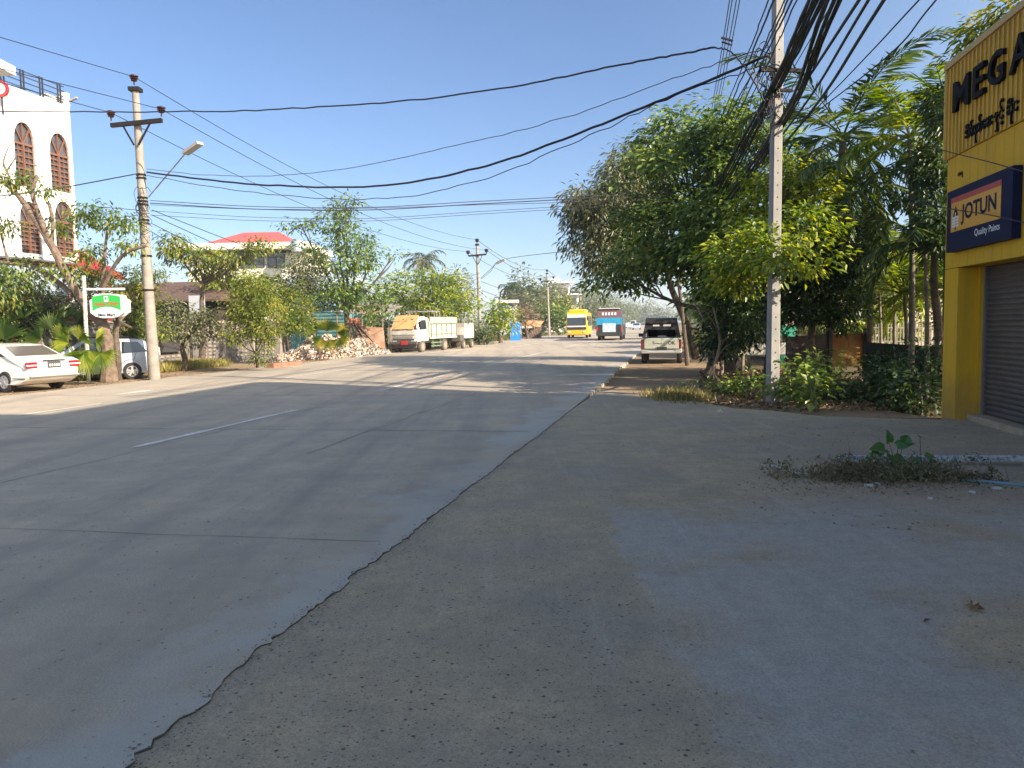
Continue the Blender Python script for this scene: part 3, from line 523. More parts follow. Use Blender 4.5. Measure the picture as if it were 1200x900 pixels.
# wall with real openings: build as strips around windows
mw = MB(); acuts = sorted(set([0, 9.0] + [x for q in wins for x in q[:2]]))
def arch_pts(a0, a1, z0, z1, k=10):
    h = (a1-a0)*.85; c = (a0+a1)/2; rr = (a1-a0)/2; pts = [(a0, z0), (a1, z0)]
    for i in range(k+1):
        q = PI*i/k; x = c+rr*math.cos(q); s = math.sin(q); pts.append((x, z1-h+h*(s**.85)))
    return pts
WT = .22
cols = {}
for q in wins: cols.setdefault((round(q[0], 2)), []).append(q)
solid = []; cur = 0
byc = sorted(wins, key=lambda q: q[0])
groups = []
for q in byc:
    if groups and q[0] < groups[-1][1]: groups[-1][1] = max(groups[-1][1], q[1]); groups[-1][2].append(q); groups[-1][0] = min(groups[-1][0], q[0])
    else: groups.append([q[0], q[1], [q]])
for g0, g1, qs in groups:
    if g0 > cur: abox(mw, cur, g0, zbot, ztop, -WT, 0)
    cur = g1; zz = zbot
    for q in sorted(qs, key=lambda q: q[2]):
        abox(mw, g0, g1, zz, q[2], -WT, 0)
        if q[0]-g0 > .005: abox(mw, g0, q[0], q[2], q[3], -WT, 0)
        if g1-q[1] > .005: abox(mw, q[1], g1, q[2], q[3], -WT, 0)
        ap_ = arch_pts(q[0], q[1], q[2], q[3]); top = ap_[2:]; c = (q[0]+q[1])/2
        for i in range(len(top)-1):                                 # spandrel fill above the arch
            p0, p1 = top[i], top[i+1]; pl = [AP(p0[0], p0[1]), AP(p0[0], q[3]+.001), AP(p1[0], q[3]+.001), AP(p1[0], p1[1])]; mw.prism(pl, -na*WT, na*0)
        zz = q[3]
    abox(mw, g0, g1, zz, ztop, -WT, 0)
abox(mw, cur, 9, zbot, ztop, -WT, 0)
abox(mw, 0, 9, zbot, ztop-.3, -9, -WT-.3) if False else None
abox(mw, -.001, .2, zbot, ztop, -9, -WT); abox(mw, 0, 9, zbot-.02, zbot+.1, -9, -WT); abox(mw, 0, 9, ztop-.5, ztop-.4, -9, -WT)
abox(mw, -.02, .22, ztop, ztop+.55, -.3, .02)
obj('wall', mw, white, wb, True)
m_ = MB(); abox(m_, .21, 9, zbot+.1, ztop-.5, -.75, -.7); obj('interior', m_, mat('dark_interior', (.03, .03, .035), .9), wb, True)
for q in wins:
    a0, a1, z0, z1, _ = q; ap_ = arch_pts(a0, a1, z0, z1); f_ = MB()
    f_.tube([AP(x, z, -.1) for x, z in ap_+[ap_[0]]], .045, 5); c = (a0+a1)/2; h = (a1-a0)*.85; f_.beam(AP(c, z0, -.1), AP(c, z1-h, -.1), .09)
    f_.beam(AP(a0, z1-h, -.1), AP(a1, z1-h, -.1), .09)
    for ang in (45, 90, 135): f_.beam(AP(c, z1-h, -.1), AP(c+(a1-a0)*.48*math.cos(R(ang)), z1-h+h*.96*math.sin(R(ang))**.85, -.1), .045)
    for side in (0, 1):
        for j in range(1, 7): zz = z0+(z1-h-z0)*j/7; f_.beam(AP(a0+side*(c-a0), zz, -.1), AP(a0+(1+side)*(c-a0), zz, -.1), .05)
        f_.beam(AP(a0+(.5+side)*(c-a0), z0, -.1), AP(a0+(.5+side)*(c-a0), z1-h, -.1), .03)
    w_o = obj('window', f_, browf, wb, True)
    p_ = MB(); p_.prism([AP(x, z) for x, z in ap_], -na*.185, -na*.155); obj("pane", p_, dglass, w_o)
    e_ = MB(); pts = [AP(c+(x-c)*1.12, z1-h+(z-(z1-h))*1.1, .012) for x, z in ap_[2:]]; e_.tube(pts, .035, 5); sl_ = obj('moulding', e_, white, w_o)
m_ = MB(); stl = mat('black_steel', (.03, .03, .04), .4)
for z in (.15, .38, .6, .8): m_.beam(AP(.15, ztop+z, -.1), AP(9, ztop+z, -.1), .035)
for a in np.arange(.35, 9, .95):
    for o in (0, .14): m_.beam(AP(a+o, ztop-.05, -.1), AP(a+o, ztop+.85, -.1), .05)
obj('railing', m_, stl, wb, True)
m_ = MB(); abox(m_, .28, 1.0, ztop, ztop+.32, -.5, -.2); obj('parapet_block', m_, white, wb, True)
m_ = MB(); fl = AP(.0, ztop+.25, .06); m_.beam(fl, fl+N*.35+Vector((0, 0, .1)), .12, .07); obj('floodlight', m_, mat('lamp_grey', (.3, .3, .3), .4), wb, True)
# projecting roof slab, top left
pr = P(17, 60, 24); m_ = MB(); c = Vector((P(17, 60, 25.8).x-2.0, 24.8, pr.z)); m_.box(c, (4, 2, .28)); eb = thing('roof_slab', 'white overhanging concrete roof slab at top left corner', 'roof slab', c); obj('slab', m_, white, eb, True)
m_ = MB(); m_.box(c+Vector((-1.6, 2.2, -4.5)), (.8, 3, 8.8)); obj('column', m_, white, eb, True)
# round sign on the roof
rs = thing('round_sign', 'small round white sign with thick red rim above white building', 'sign', P(0, 105, 30.2)); c = P(1, 104.5, 30.2)
m_ = MB(); m_.lathe(c, [(.0, -.05), (.30, -.05), (.30, .05), (.0, .05)], 24, 'Y'); obj('rim', m_, mat('sign_red', (.45, .02, .03), .4), rs, True)
m_ = MB(); m_.lathe(c+Vector((0, -.056, 0)), [(.0, -.004), (.2, -.004), (.2, .004), (.0, .004)], 24, 'Y'); obj('disc', m_, wht, rs, True)
m_ = MB(); m_.beam(c+Vector((-.08, -.07, .02)), c+Vector((.1, -.07, -.03)), .035, .02); m_.beam(c+Vector((0, -.07, 0)), c+Vector((0, -.07, .1)), .03, .02); obj('mark', m_, mat('sign_red', (0, 0, 0)), rs, True)
m_ = MB(); m_.beam(c+Vector((0, .03, -.25)), c+Vector((0, .03, -.95)), .05); obj('post', m_, stl, rs, True)
# lower storey: maroon front, blue awning, red tiled roof
mar = mat('maroon_wall', (.26, .03, .045), .7); m_ = MB(); abox(m_, -3.4, -.3, 0, zbot+.15, -6, -1.2); abox(m_, -.3, 9, 0, zbot-.03, -8, -.6); 
lb_ = thing('maroon_house', 'low maroon house with red tiled roof next to white building', 'house', AP(-1, 0)); obj('wall', m_, mar, lb_, True)
m_ = MB(); ez = a_of(118, 318)[1]; rt_ = mat('red_tile', (.42, .055, .04), .6, (.34, .04, .03), 5, .2); 
m_.add([AP(-.4, ez-.1, -.7), AP(-4.0, ez-.25, -.7), AP(-4.0, ez+1.35, -3.4), AP(-.4, ez+1.35, -3.4), AP(-.4, ez-.1, -6.2), AP(-4.0, ez-.25, -6.2)], [(0, 1, 2, 3), (3, 2, 5, 4)])
for i in range(12): m_.beam(AP(-.4-.3*i, ez-.06, -.72), AP(-.4-.3*i, ez+1.38, -3.4), .05)
obj('roof', m_, rt_, lb_, True)
m_ = MB(); k0 = AP(.2, 0, 0); z_a = P(55, 322, 31).z; m_.add([AP(-.5, z_a+.5, -.55), AP(7, z_a+.5, -.55), AP(7, z_a-.75, 1.6), AP(-.5, z_a-.75, 1.6), AP(-.5, z_a-.85, 1.6), AP(7, z_a-.85, 1.6)], [(0, 1, 2, 3), (3, 2, 5, 4)])
obj('awning', m_, mat('grey_blue_awning', (.30, .36, .42), .5), lb_, True)
m_ = MB(); abox(m_, -.3, 7, z_a-1.5, z_a-.9, 1.3, 1.5); obj('fascia', m_, white, lb_, True)
m_ = MB(); oz = mat('orange_timber', (.40, .14, .05), .6)
for i in range(3):
    a = 1.0+i*2.1; zt = z_a-.9; m_.beam(AP(a, 0, 1.55), AP(a, zt, 1.55), .12); m_.beam(AP(a, zt-1.0, 1.55), AP(a+.75, zt, 1.55), .1); m_.beam(AP(a, zt-1.0, 1.55), AP(a-.75, zt, 1.55), .1)
obj('bracket', m_, oz, lb_, True)

# ================================================================== brown house, wall, gates
def hip_or_gable(mb, c, L, Wd, zb, h, rz, over=.4, hip=0):
    ex = Vector((math.cos(rz), math.sin(rz), 0)); ey = Vector((-ex.y, ex.x, 0)); c = Vector(c); a, b = L/2+over, Wd/2+over; r = a-hip*b
    p = lambda x, y, z: c + ex*x + ey*y + Z*z
    v = [p(-a, -b, zb), p(a, -b, zb), p(a, b, zb), p(-a, b, zb), p(-r, 0, zb+h), p(r, 0, zb+h)]; v2 = [q-Vector((0, 0, .12)) for q in v[:4]]
    mb.add(v+v2, [(0, 1, 5, 4), (1, 2, 5), (2, 3, 4, 5), (3, 0, 4), (0, 1, 7, 6), (1, 2, 8, 7), (2, 3, 9, 8), (3, 0, 6, 9), (9, 8, 7, 6)])
bh = thing('brown_house', 'dark timber house under a shallow rusty brown roof behind wall', 'house', (-15.5, 38, 0)); cc = P(200, 350, 47); m_ = MB(); m_.box((cc.x, cc.y+1.5, 1.75), (8, 6, 3.6), -TH*.6); obj('wall', m_, mat('dark_timber', (.06, .04, .035), .8, (.09, .06, .05), 5, .3), bh, True)
m_ = MB(); hip_or_gable(m_, (cc.x, cc.y+1.2, 0), 8.4, 6.6, P(200, 352, 45).z, 1.25, -TH*.6, .5, .25); obj('roof', m_, mat('rusty_brown_roof', (.13, .075, .055), .8, (.09, .055, .045), 3, .3), bh, True)
m_ = MB(); q = P(231, 360, 43.3); m_.box(q, (.9, .12, 1.3), -TH*.6); obj('window', m_, mat('pale_blue_board', (.5, .53, .56), .6), bh, True)
# patterned block wall along the left, in two runs
def wall_run(label, s0, s1, t_, h, m, posts=2.2, vents=True, name='boundary_wall', m2=None, rail=True):
    o = thing(name, label, 'wall', RD(s0, t_)); L = s1-s0; mb = MB(); k = lambda s, z, o_: RD(s, t_+o_, z)
    def bx(mb, a, b, z0, z1, o0, o1):
        vs = [k(s, z, oo) for oo in (o0, o1) for s, z in ((a, z0), (b, z0), (b, z1), (a, z1))]; mb.add(vs, [(0, 1, 2, 3), (7, 6, 5, 4), (0, 4, 5, 1), (1, 5, 6, 2), (2, 6, 7, 3), (3, 7, 4, 0)])
    bx(mb, s0, s1, -.1, h, -.1, .0); obj('panel', mb, m, o, True); n = int(L/posts)
    for i in range(n+1):
        pm = MB(); a = s0+L*i/n; bx(pm, a-.12, a+.12, -.1, h+.12, -.16, .07); obj('post', pm, m2 or m, o, True)
    if rail: cm = MB(); bx(cm, s0, s1, h+.001, h+.09, -.15, .06); obj('coping', cm, m2 or m, o, True)
    if vents:
        vm = MB()
        for i in range(n):
            a = s0+L*(i+.5)/n
            for dx in (-.6, -.2, .2, .6):
                z = .25
                while z < h-.15: bx(vm, a+dx-.11, a+dx+.11, z, z+.10, .001, .035); z += .19
        obj('vent_block', vm, m2 or m, o, True)
    return o
gw = mat('grey_block_wall', (.115, .105, .10), .9, (.17, .155, .14), 3, .3); gw2 = mat('pale_block', (.33, .28, .22), .9, (.24, .20, .16), 4, .2)
wall_run('dark grey boundary wall with pale stacked vent blocks behind dry grass', 24.5, 45.0, -23.2, 2.05, gw, 2.6, True, m2=gw2)
m_ = MB(); q = P(260, 408, 35.5); gt = thing('hanging_board', 'dark hanging board on the patterned boundary wall', 'board', q+Vector((0, -.1, 0))); pp = RD(31.5, -23.0); m_.box(RD(31.7, -23.05, 1.35), (.1, 1.3, 1.3), -TH); obj('board', m_, mat('dark_board', (.05, .045, .05), .6), gt, True)
# dark stacked pallets/stone pile behind the wall
# ================================================================== white house with pink-red hip roof
D_ = 68; rw = thing('villa', 'cream two-storey house with pink red hip roof and dark windows', 'house', P(290, 330, D_)*1); rw.location.z = 0
crm = mat('cream_wall', (.66, .62, .52), .8); c = P(293, 340, D_); m_ = MB(); zt = P(293, 297, D_).z; m_.box((c.x, c.y+4, zt/2), (10.6, 8, zt)); obj('wall', m_, crm, rw, True)
m_ = MB(); z1 = P(293, 290, D_).z; m_.box((c.x-.2, c.y+3.4, z1), (11.6, 9.6, .55)); obj('eaves', m_, mat('cream_eaves', (.72, .69, .60), .7), rw, True)
m_ = MB(); hip_or_gable(m_, (c.x+.2, c.y+3.2, 0), 7.4, 7, z1+.35, 1.35, 0, .2, .62); obj('roof', m_, mat('pink_red_roof', (.52, .10, .09), .55), rw, True)
for (l, r_) in ((268, 310), (314, 334)):
    a, b = P(l, 300, D_-.05), P(r_, 313, D_-.05); m_ = MB(); zt_, zb_ = P(l, 297, D_).z, P(l, 314, D_).z; m_.box(((a.x+b.x)/2, a.y, (zt_+zb_)/2), (b.x-a.x, .1, zt_-zb_)); wo = obj('window', m_, dglass, rw, True)
    f_ = MB(); n = max(2, int((b.x-a.x)/.8))
    for i in range(n+1): x = a.x+(b.x-a.x)*i/n; f_.box((x, a.y-.07, (zt_+zb_)/2), (.07, .05, zt_-zb_))
    f_.box(((a.x+b.x)/2, a.y-.075, zt_-.35), (b.x-a.x, .05, .06)); fo = obj('frame', f_, stl, wo)
tk = P(348, 288, D_-2); m_ = MB(); m_.lathe(tk-Vector((0, 0, .5)), [(.0, 0), (.5, 0), (.5, .9), (.35, 1.05), (.0, 1.08)], 16); wt = thing('water_tank', 'small steel water tank on the roof of cream villa', 'tank', tk-Vector((0, 0, .5))); obj('tank', m_, mat('tank_steel', (.5, .52, .55), .3, metal=.7), wt, True, smooth=True)

# ================================================================== shacks by the rubbish heap
teal = mat('teal_boards', (.16, .34, .33), .7, (.10, .24, .24), 2.5, .2)
th = thing('teal_house', 'pale teal timber house half hidden behind the fan palm', 'house', P(375, 390, 56)); th.location.z = 0
c = P(375, 372, 57); m_ = MB(); m_.box((c.x, c.y+2, 2.3), (5.0, 4, 4.7), -TH); 
for i in range(18): m_.box((c.x-.43, c.y-.06, .2+i*.25), (5.05, .03, .05), -TH)
obj('wall', m_, teal, th, True)
m_ = MB(); hip_or_gable(m_, (c.x, c.y+2, 0), 5, 4, 4.6, 1.1, -TH, .4); obj('roof', m_, mat('zinc_blue_grey', (.35, .42, .46), .5), th, True)
m_ = MB(); q = P(381, 353, 54.2); m_.box(q, (.7, .1, .9), -TH); obj('window', m_, mat('dark_interior', (0, 0, 0)), th, True)
m_ = MB(); a = P(355, 398, 47); fnc = thing('corrugated_fence', 'pale teal corrugated sheet fence behind the young roadside tree', 'fence', (a.x, a.y, 0))
l_, r_ = P(333, 410, 47), P(372, 410, 48.2); n = 34
for i in range(n):
    u0, u1 = i/n, (i+1)/n; A, B = l_.lerp(r_, u0), l_.lerp(r_, u1); o = .03*(i % 2); m_.add([(A.x, A.y+o, -.1), (B.x, B.y+.03-o, -.1), (B.x, B.y+.03-o, 2.1), (A.x, A.y+o, 2.1)], [(0, 1, 2, 3)])
obj('sheet', m_, teal, fnc, True, fix=False)
st = thing('tin_shelter', 'rusty tin roofed shelter piled with scrap beside the truck', 'shed', RD(47, -22)); m_ = MB()
a, b = P(352, 361, 49), P(452, 368, 52); m_.add([a, b, b+Vector((.8, 3, .6)), a+Vector((.8, 3, .6)), a-Z*.08, b-Z*.08], [(0, 1, 2, 3), (0, 1, 5, 4)]); obj('roof', m_, mat('weathered_tin', (.24, .23, .24), .6, (.20, .11, .07), 1.5, .2), st, True)
for u in (.1, .4, .7, .95): m_ = MB(); q = a.lerp(b, u); m_.tube([(q.x, q.y+.2, 0), (q.x, q.y+.2, q.z)], .06, 6); obj('post', m_, mat('old_wood', (.2, .15, .11), .9), st, True)
m_ = MB(); q = P(372, 361, 48.6); m_.add([q+Vector((-1.2, 0, .12)), q+Vector((1.5, .1, .12)), q+Vector((1.1, 1.5, .65)), q+Vector((-.9, 1.4, .7)), q+Vector((-1.25, -.1, -.25)), q+Vector((1.5, -.05, -.2))], [(0, 1, 2, 3), (0, 4, 5, 1)]); tp = thing('blue_tarpaulin', 'light blue tarpaulin spread on the tin shelter roof', 'tarpaulin', q); obj('sheet', m_, mat('blue_tarp', (.25, .45, .68), .5, (.4, .55, .72), 3), tp, True)
# rusty brown leaning sheets
for (x0, y0, x1, y1, D, c_, lb) in ((404, 372, 424, 384, 47.5, (.50, .17, .07), 'orange rusty metal sheet propped under the tin shelter'), (415, 381, 452, 408, 46.8, (.33, .19, .12), 'large brown sheet draped over the scrap heap'), ):
    a, b = P(x0, y1, D), P(x1, y1, D+.6); c, d = P(x0+2, y0, D+1.2), P(x1-3, y0+2, D+1.6); m_ = MB(); n = 8
    vs = [(a.lerp(b, i/n)).lerp(c.lerp(d, i/n), j/n) + Vector((0, random.uniform(-.1, .1), random.uniform(-.08, .08))) for j in range(n+1) for i in range(n+1)]; m_.add(vs, [(j*(n+1)+i, j*(n+1)+i+1, (j+1)*(n+1)+i+1, (j+1)*(n+1)+i) for j in range(n) for i in range(n)])
    o = obj('scrap_sheet', m_, mat(lb, c_, .8, tuple(x*.6 for x in c_), 2, .3), None, fix=False, smooth='all'); tag(o, lb, 'sheet')
for i, (x0, y0, x1, y1) in enumerate(((408, 376, 425, 404), (414, 377, 432, 405), (404, 379, 414, 402), (420, 382, 438, 401), (400, 384, 408, 402))):
    m_ = MB(); a, b = P(x1, y1, 46.3), P(x0, y0, 48); m_.beam(a, b, .09); tag(obj('timber_pole', m_, mat('old_wood', (.2, .15, .11), .9)), 'weathered pole leaning in the scrap heap beside truck', 'pole', 'weathered poles leaning in the scrap')
# rubbish heap: stuff
def heap(name, x0, x1, ybase, top, D, n, m, size):
    pos = []; 
    for _ in range(n):
        u = random.random(); h = top*(abs(math.sin(u*PI))**.6)*(.75+.25*math.sin(u*23)); z = h*random.random()**.7; b = G(x0+(x1-x0)*u, ybase+(0 if D else 0)-6*u, 0); q = b + Vector((.21*0, random.uniform(0, 1.6)*(1-z/max(h, .01)*.6)+z*.8, 0)); pos.append((q.x+random.gauss(0, .15), q.y, z))
    pos = np.array(pos); d = unit(n); v, f = leaves(pos, d, unit(n), size*(.4+RNG.random(n)), size*(.4+.5*RNG.random(n)), .3); return tag(npobj(name, v, f, m), kind='stuff')
n = NT('rubbish_mix'); t = n.t; gg = t.nodes.new('ShaderNodeNewGeometry'); cr = t.nodes.new('ShaderNodeValToRGB'); cr.color_ramp.interpolation = 'CONSTANT'; el = cr.color_ramp.elements
for i, (p_, c_) in enumerate(((0, (.50, .42, .33)), (.18, (.62, .56, .50)), (.34, (.38, .22, .13)), (.46, (.60, .42, .36)), (.58, (.68, .63, .60)), (.72, (.45, .42, .20)), (.78, (.22, .17, .13)), (.88, (.60, .50, .42)), (.96, (.12, .22, .42)))):
    e = el[i] if i < 2 else el.new(p_); e.position = p_; e.color = (*c_, 1)
t.links.new(gg.outputs['Random Per Island'], cr.inputs[0]); t.links.new(cr.outputs[0], n.b.inputs['Base Color']); n.b.inputs['Roughness'].default_value = .8
hm = MB(); nn_ = 26
base_l = [G(314+(452-314)*i/nn_, 424-9*i/nn_) for i in range(nn_+1)]
vs = []
for i, b in enumerate(base_l):
    h = 1.25*(abs(math.sin(PI*i/nn_))**.7)*(.8+.2*math.sin(i*1.7))*(.55 if i < 6 else 1)
    for j in range(7): u = j/6; vs.append(b + Vector((0, 2.8*u, 0)) + Z*(h*abs(math.sin(u*PI))**.7-.06+random.uniform(-.05, .05)))
hm.add(vs, [(i*7+j, (i+1)*7+j, (i+1)*7+j+1, i*7+j+1) for i in range(nn_) for j in range(6)]); tag(obj('rubbish_heap', hm, mat('heap_soil', (.42, .30, .2), .95, (.55, .48, .42), 3, .6), smooth='all'), kind='stuff')
pos = []; 
for _ in range(6500):
    i = random.uniform(0, nn_); k = int(i); b = base_l[k].lerp(base_l[min(k+1, nn_)], i-k); h = 1.25*(abs(math.sin(PI*i/nn_))**.7)*(.8+.2*math.sin(i*1.7))*(.55 if i < 6 else 1); u = random.random()*.6; pos.append((b.x+random.gauss(0, .05), b.y+2.8*u-.1, max(0, h*math.sin(max(u, .001)*PI)**.7-.03)))
pos = np.array(pos); n_ = len(pos); v, f = leaves(pos, unit(n_), unit(n_), .2*(.4+RNG.random(n_)), .16*(.4+RNG.random(n_)), .35); tag(npobj('rubbish', v, f, MC['rubbish_mix']), kind='stuff')
m_ = MB(); q = G(375, 417)+Vector((0, 1.2, .95)); m_.lathe(q, [(.0, -.2), (.28, -.1), (.33, .05), (.2, .2), (.05, .26), (.0, .27)], 9); tag(obj('plastic_bag', m_, mat('bright_blue_plastic', (.02, .25, .75), .35), smooth=True), 'bright blue plastic bag on top of rubbish heap', 'bag')
m_ = MB(); a, b = G(317, 431), G(350, 428); m_.beam(a+Z*.08, b+Z*.08, .35, .22); tag(obj('kerb_block', m_, mat('red_brown_block', (.35, .17, .11), .9, (.25, .12, .08), 4)), 'red brown low kerb of soil before the young tree', 'kerb')

# ================================================================== farther left roadside
fb = thing('blue_building', 'small building with white roof edge and blue sign panel', 'building', P(595, 400, 92)); fb.location.z = 0; c = P(594, 360, 92)
m_ = MB(); m_.box((c.x+.1, c.y+2, 2.1), (2.2, 4, 4.4)); obj('wall', m_, mat('pale_wall', (.5, .5, .5), .8), fb, True); m_ = MB(); z1 = P(594, 355, 92).z; m_.box((c.x+.1, c.y+1.6, z1+.15), (2.7, 5.2, .35)); obj('roof', m_, white, fb, True)
m_ = MB(); m_.box((c.x+.1, c.y-.2, P(594, 362, 92).z), (1.7, .2, 1.1)); pn = obj('sign_panel', m_, mat('sign_blue', (.06, .12, .42), .5), fb, True); m_ = MB(); m_.box((c.x+.4, c.y-.32, P(594, 364, 92).z), (1.0, .03, .4)); sp_ = obj('sign_band', m_, wht, pn)
m_ = MB(); a, b = P(598, 380, 80), P(610, 380, 80.8); n = 14
for i in range(n): A, B = a.lerp(b, i/n), a.lerp(b, (i+1)/n); o = .05*(i % 2); m_.add([(A.x, A.y+o, -.1), (B.x, B.y+.05-o, -.1), (B.x, B.y+.05-o, 1.85), (A.x, A.y+o, 1.95)], [(0, 1, 2, 3)])
tag(obj('blue_sheet', m_, mat('bright_blue_sheet', (.01, .15, .55), .45), fix=False), 'bright blue corrugated metal sheet standing at the roadside', 'metal sheet')
sd = thing('roadside_stall', 'low dark stall with orange edged roof beyond blue sheet', 'stall', P(622, 395, 88)); sd.location.z = 0; a, b = P(611, 380, 88), P(634, 381, 90); m_ = MB(); m_.add([a, b, b+Vector((.5, 3, .5)), a+Vector((.5, 3, .5)), a-Z*.22, b-Z*.22], [(0, 1, 2, 3), (0, 1, 5, 4)]); obj('roof', m_, mat('orange_roof', (.55, .27, .12), .7), sd, True)
for u in (0, .33, .66, 1): m_ = MB(); q = a.lerp(b, u); m_.beam((q.x, q.y+.1, 0), (q.x, q.y+.1, q.z), .1); obj('post', m_, mat('old_wood', (0, 0, 0)), sd, True)
m_ = MB(); m_.beam((a.x, a.y+.1, .8), (b.x, b.y+.1, .8), .08); m_.beam((a.x, a.y+2.6, .6), (b.x, b.y+2.6, .6), .1, 1.2); obj('rail', m_, mat('dark_timber', (0, 0, 0)), sd, True)
wall_run('low whitewashed wall beyond third utility pole', 90, 103, -19.2, 1.5, mat('whitewash', (.62, .6, .55), .8, (.5, .47, .42), 1.5), 4, False, rail=False)
wall_run('dark wooden fence behind second utility pole', 53, 72, -20.4, 1.5, mat('dark_fence_wood', (.09, .07, .055), .9, (.16, .12, .09), 2, .3), 1.9, False, 'roadside_fence', gw2, False)
# distant white building on left, two masses
db = thing('white_villa', 'tall white building with stepped roof seen over distant trees', 'building', P(655, 390, 150)); db.location.z = 0
m_ = MB()
for (x0, x1, y0) in ((650, 668, 333), (668, 678, 347), (637, 650, 346)):
    a, b = P(x0, y0, 150), P(x1, y0, 150); m_.box(((a.x+b.x)/2, 154, a.z/2), (b.x-a.x, 8, a.z))
obj('wall', m_, white, db, True)
m_ = MB(); a, b = P(648, 332.5, 150), P(670, 334, 150); m_.box(((a.x+b.x)/2, 153.5, a.z+.2), (b.x-a.x+1, 9.6, .35)); a, b = P(666, 346, 150), P(680, 346, 150); m_.box(((a.x+b.x)/2, 153.5, a.z+.15), (b.x-a.x+.5, 9.6, .3)); a, b = P(648, 333, 150), P(668, 333, 150); hip_or_gable(m_, ((a.x+b.x)/2-1, 154, 0), 3.2, 8, a.z+.3, 1.3, 0, .1, .3); obj('roof', m_, mat('pale_roof', (.7, .7, .7), .6), db, True)
for (x, y) in ((645, 351), (656, 341), (663, 342), (673, 353)): m_ = MB(); q = P(x, y, 149.9); m_.box(q, (.9, .12, 1.3)); obj('window', m_, dglass, db, True)
# ================================================================== VEHICLES (local: +x forward, +y left, z up)
rub = mat('tyre_rubber', (.025, .024, .023), .85); alloy = mat('alloy_wheel', (.55, .55, .56), .35, metal=.6); dark = mat('car_dark_trim', (.02, .02, .022), .5); cgl = mat('car_glass', (.02, .024, .028), .06, spec=.9); redl = mat('red_lamp', (.42, .012, .02), .15, spec=.7, coat=.5); chrome = mat('chrome', (.7, .7, .7), .15, metal=1)
def wheel(t, x, y, r, wd, side, spokes=5, m=None, dusty=False):
    b = MB(); b.lathe((x, y, r), [(r*.60, -wd/2), (r*.93, -wd/2), (r, -wd*.34), (r, wd*.34), (r*.93, wd/2), (r*.60, wd/2), (r*.58, 0)], 26, 'Y'); 
    b = MB(); n = 26; pr = [(r*.60, -wd/2), (r*.93, -wd/2), (r, -wd*.34), (r, wd*.34), (r*.93, wd/2), (r*.60, wd/2)]; vs = []
    for rr, h in pr:
        for j in range(n): q = 2*PI*j/n; vs.append((x+rr*math.cos(q), y+h, r+rr*math.sin(q)))
    b.add(vs, [(i*n+j, i*n+(j+1) % n, ((i+1) % 6)*n+(j+1) % n, ((i+1) % 6)*n+j) for i in range(6) for j in range(n)])
    w_ = obj('wheel', b, mat('dusty_tyre', (.10, .085, .07), .9) if dusty else rub, t, smooth=True)
    k = MB(); yo = y+side*(wd/2-.03); k.lathe((x, yo, r), [(.0, -.03), (r*.62, -.03), (r*.62, .0), (r*.0, .0)] , 22, 'Y'); obj('wheel_backing', k, mat('dusty_hub', (.28, .24, .2), .8) if dusty else dark, w_)
    k = MB(); yo += side*.018
    for s in range(spokes):
        q = 2*PI*s/spokes+.3; c, sn = math.cos(q), math.sin(q); k.add([(x+c*r*a-sn*bb*r, yo+side*oo, r+sn*r*a+c*bb*r) for oo in (0, .02) for a, bb in ((.1, -.10), (.58, -.13), (.58, .13), (.1, .10))], [(0, 1, 2, 3), (7, 6, 5, 4), (0, 4, 5, 1), (1, 5, 6, 2), (2, 6, 7, 3), (3, 7, 4, 0)])
    k.lathe((x, yo, r), [(.0, 0), (r*.17, 0), (r*.17, side*.028), (.0, side*.03)], 12, 'Y')
    for j in range(22): q0, q1 = 2*PI*j/22, 2*PI*(j+1)/22; k.add([(x+rr*math.cos(q), yo+o, r+rr*math.sin(q)) for q in (q0, q1) for rr, o in ((r*.55, 0), (r*.62, 0), (r*.62, side*.02), (r*.55, side*.02))], [(0, 1, 5, 4), (1, 2, 6, 5), (2, 3, 7, 6), (3, 0, 4, 7)])
    obj('rim', k, m or alloy, w_)
class Body:
    """closed side profile swept across the width with tumblehome and rounded shoulders"""
    def __init__(s, prof, W, zb, k, rnd=.07, plan=None, fz=None): s.prof = prof; s.W = W; s.zb = zb; s.k = k; s.rnd = rnd; s.plan = plan or (lambda x: 1)
    def y(s, x, z, f=1): 
        h = s.W/2*s.plan(x)*f; 
        return h - max(0, z-s.zb)*s.k
    def mesh(s):
        b = MB(); n = len(s.prof); cx = sum(p[0] for p in s.prof)/n; cz = sum(p[1] for p in s.prof)/n; vs = []
        rings = [(-1, s.rnd), (-.975, s.rnd*.35), (-.90, s.rnd*.08), (-.6, 0), (0, -.008), (.6, 0), (.90, s.rnd*.08), (.975, s.rnd*.35), (1, s.rnd)]
        for f, sh in rings:
            for x, z in s.prof: dx, dz = cx-x, cz-z; L = math.hypot(dx, dz); vs.append((x+dx/L*sh, s.y(x, z)*f, z+dz/L*sh))
        m = len(rings); fs = [(i*n+j, i*n+(j+1) % n, (i+1)*n+(j+1) % n, (i+1)*n+j) for i in range(m-1) for j in range(n)] + [tuple(range(n-1, -1, -1)), tuple(range((m-1)*n, m*n))]
        b.add(vs, fs); return b
    def side(s, poly, sg, o=.006):
        return [(x, sg*(s.y(x, z)+o), z) for x, z in poly]
def cut(o, cutters):
    c = MB()
    for x, r, z, W in cutters: c.lathe((x, 0, z), [(.0, -W), (r, -W), (r, W), (.0, W)], 28, 'Y')
    co_ = obj('cutter', c, None, None); 
    md = o.modifiers.new('b', 'BOOLEAN'); md.operation = 'DIFFERENCE'; md.solver = 'EXACT'; md.object = co_; bpy.context.view_layer.update()
    me = bpy.data.meshes.new_from_object(o.evaluated_get(bpy.context.evaluated_depsgraph_get())); o.modifiers.clear(); bpy.data.objects.remove(co_); 
    if len(me.polygons) > 10: me.shade_smooth(); me.set_sharp_from_angle(angle=R(32)); o.data = me
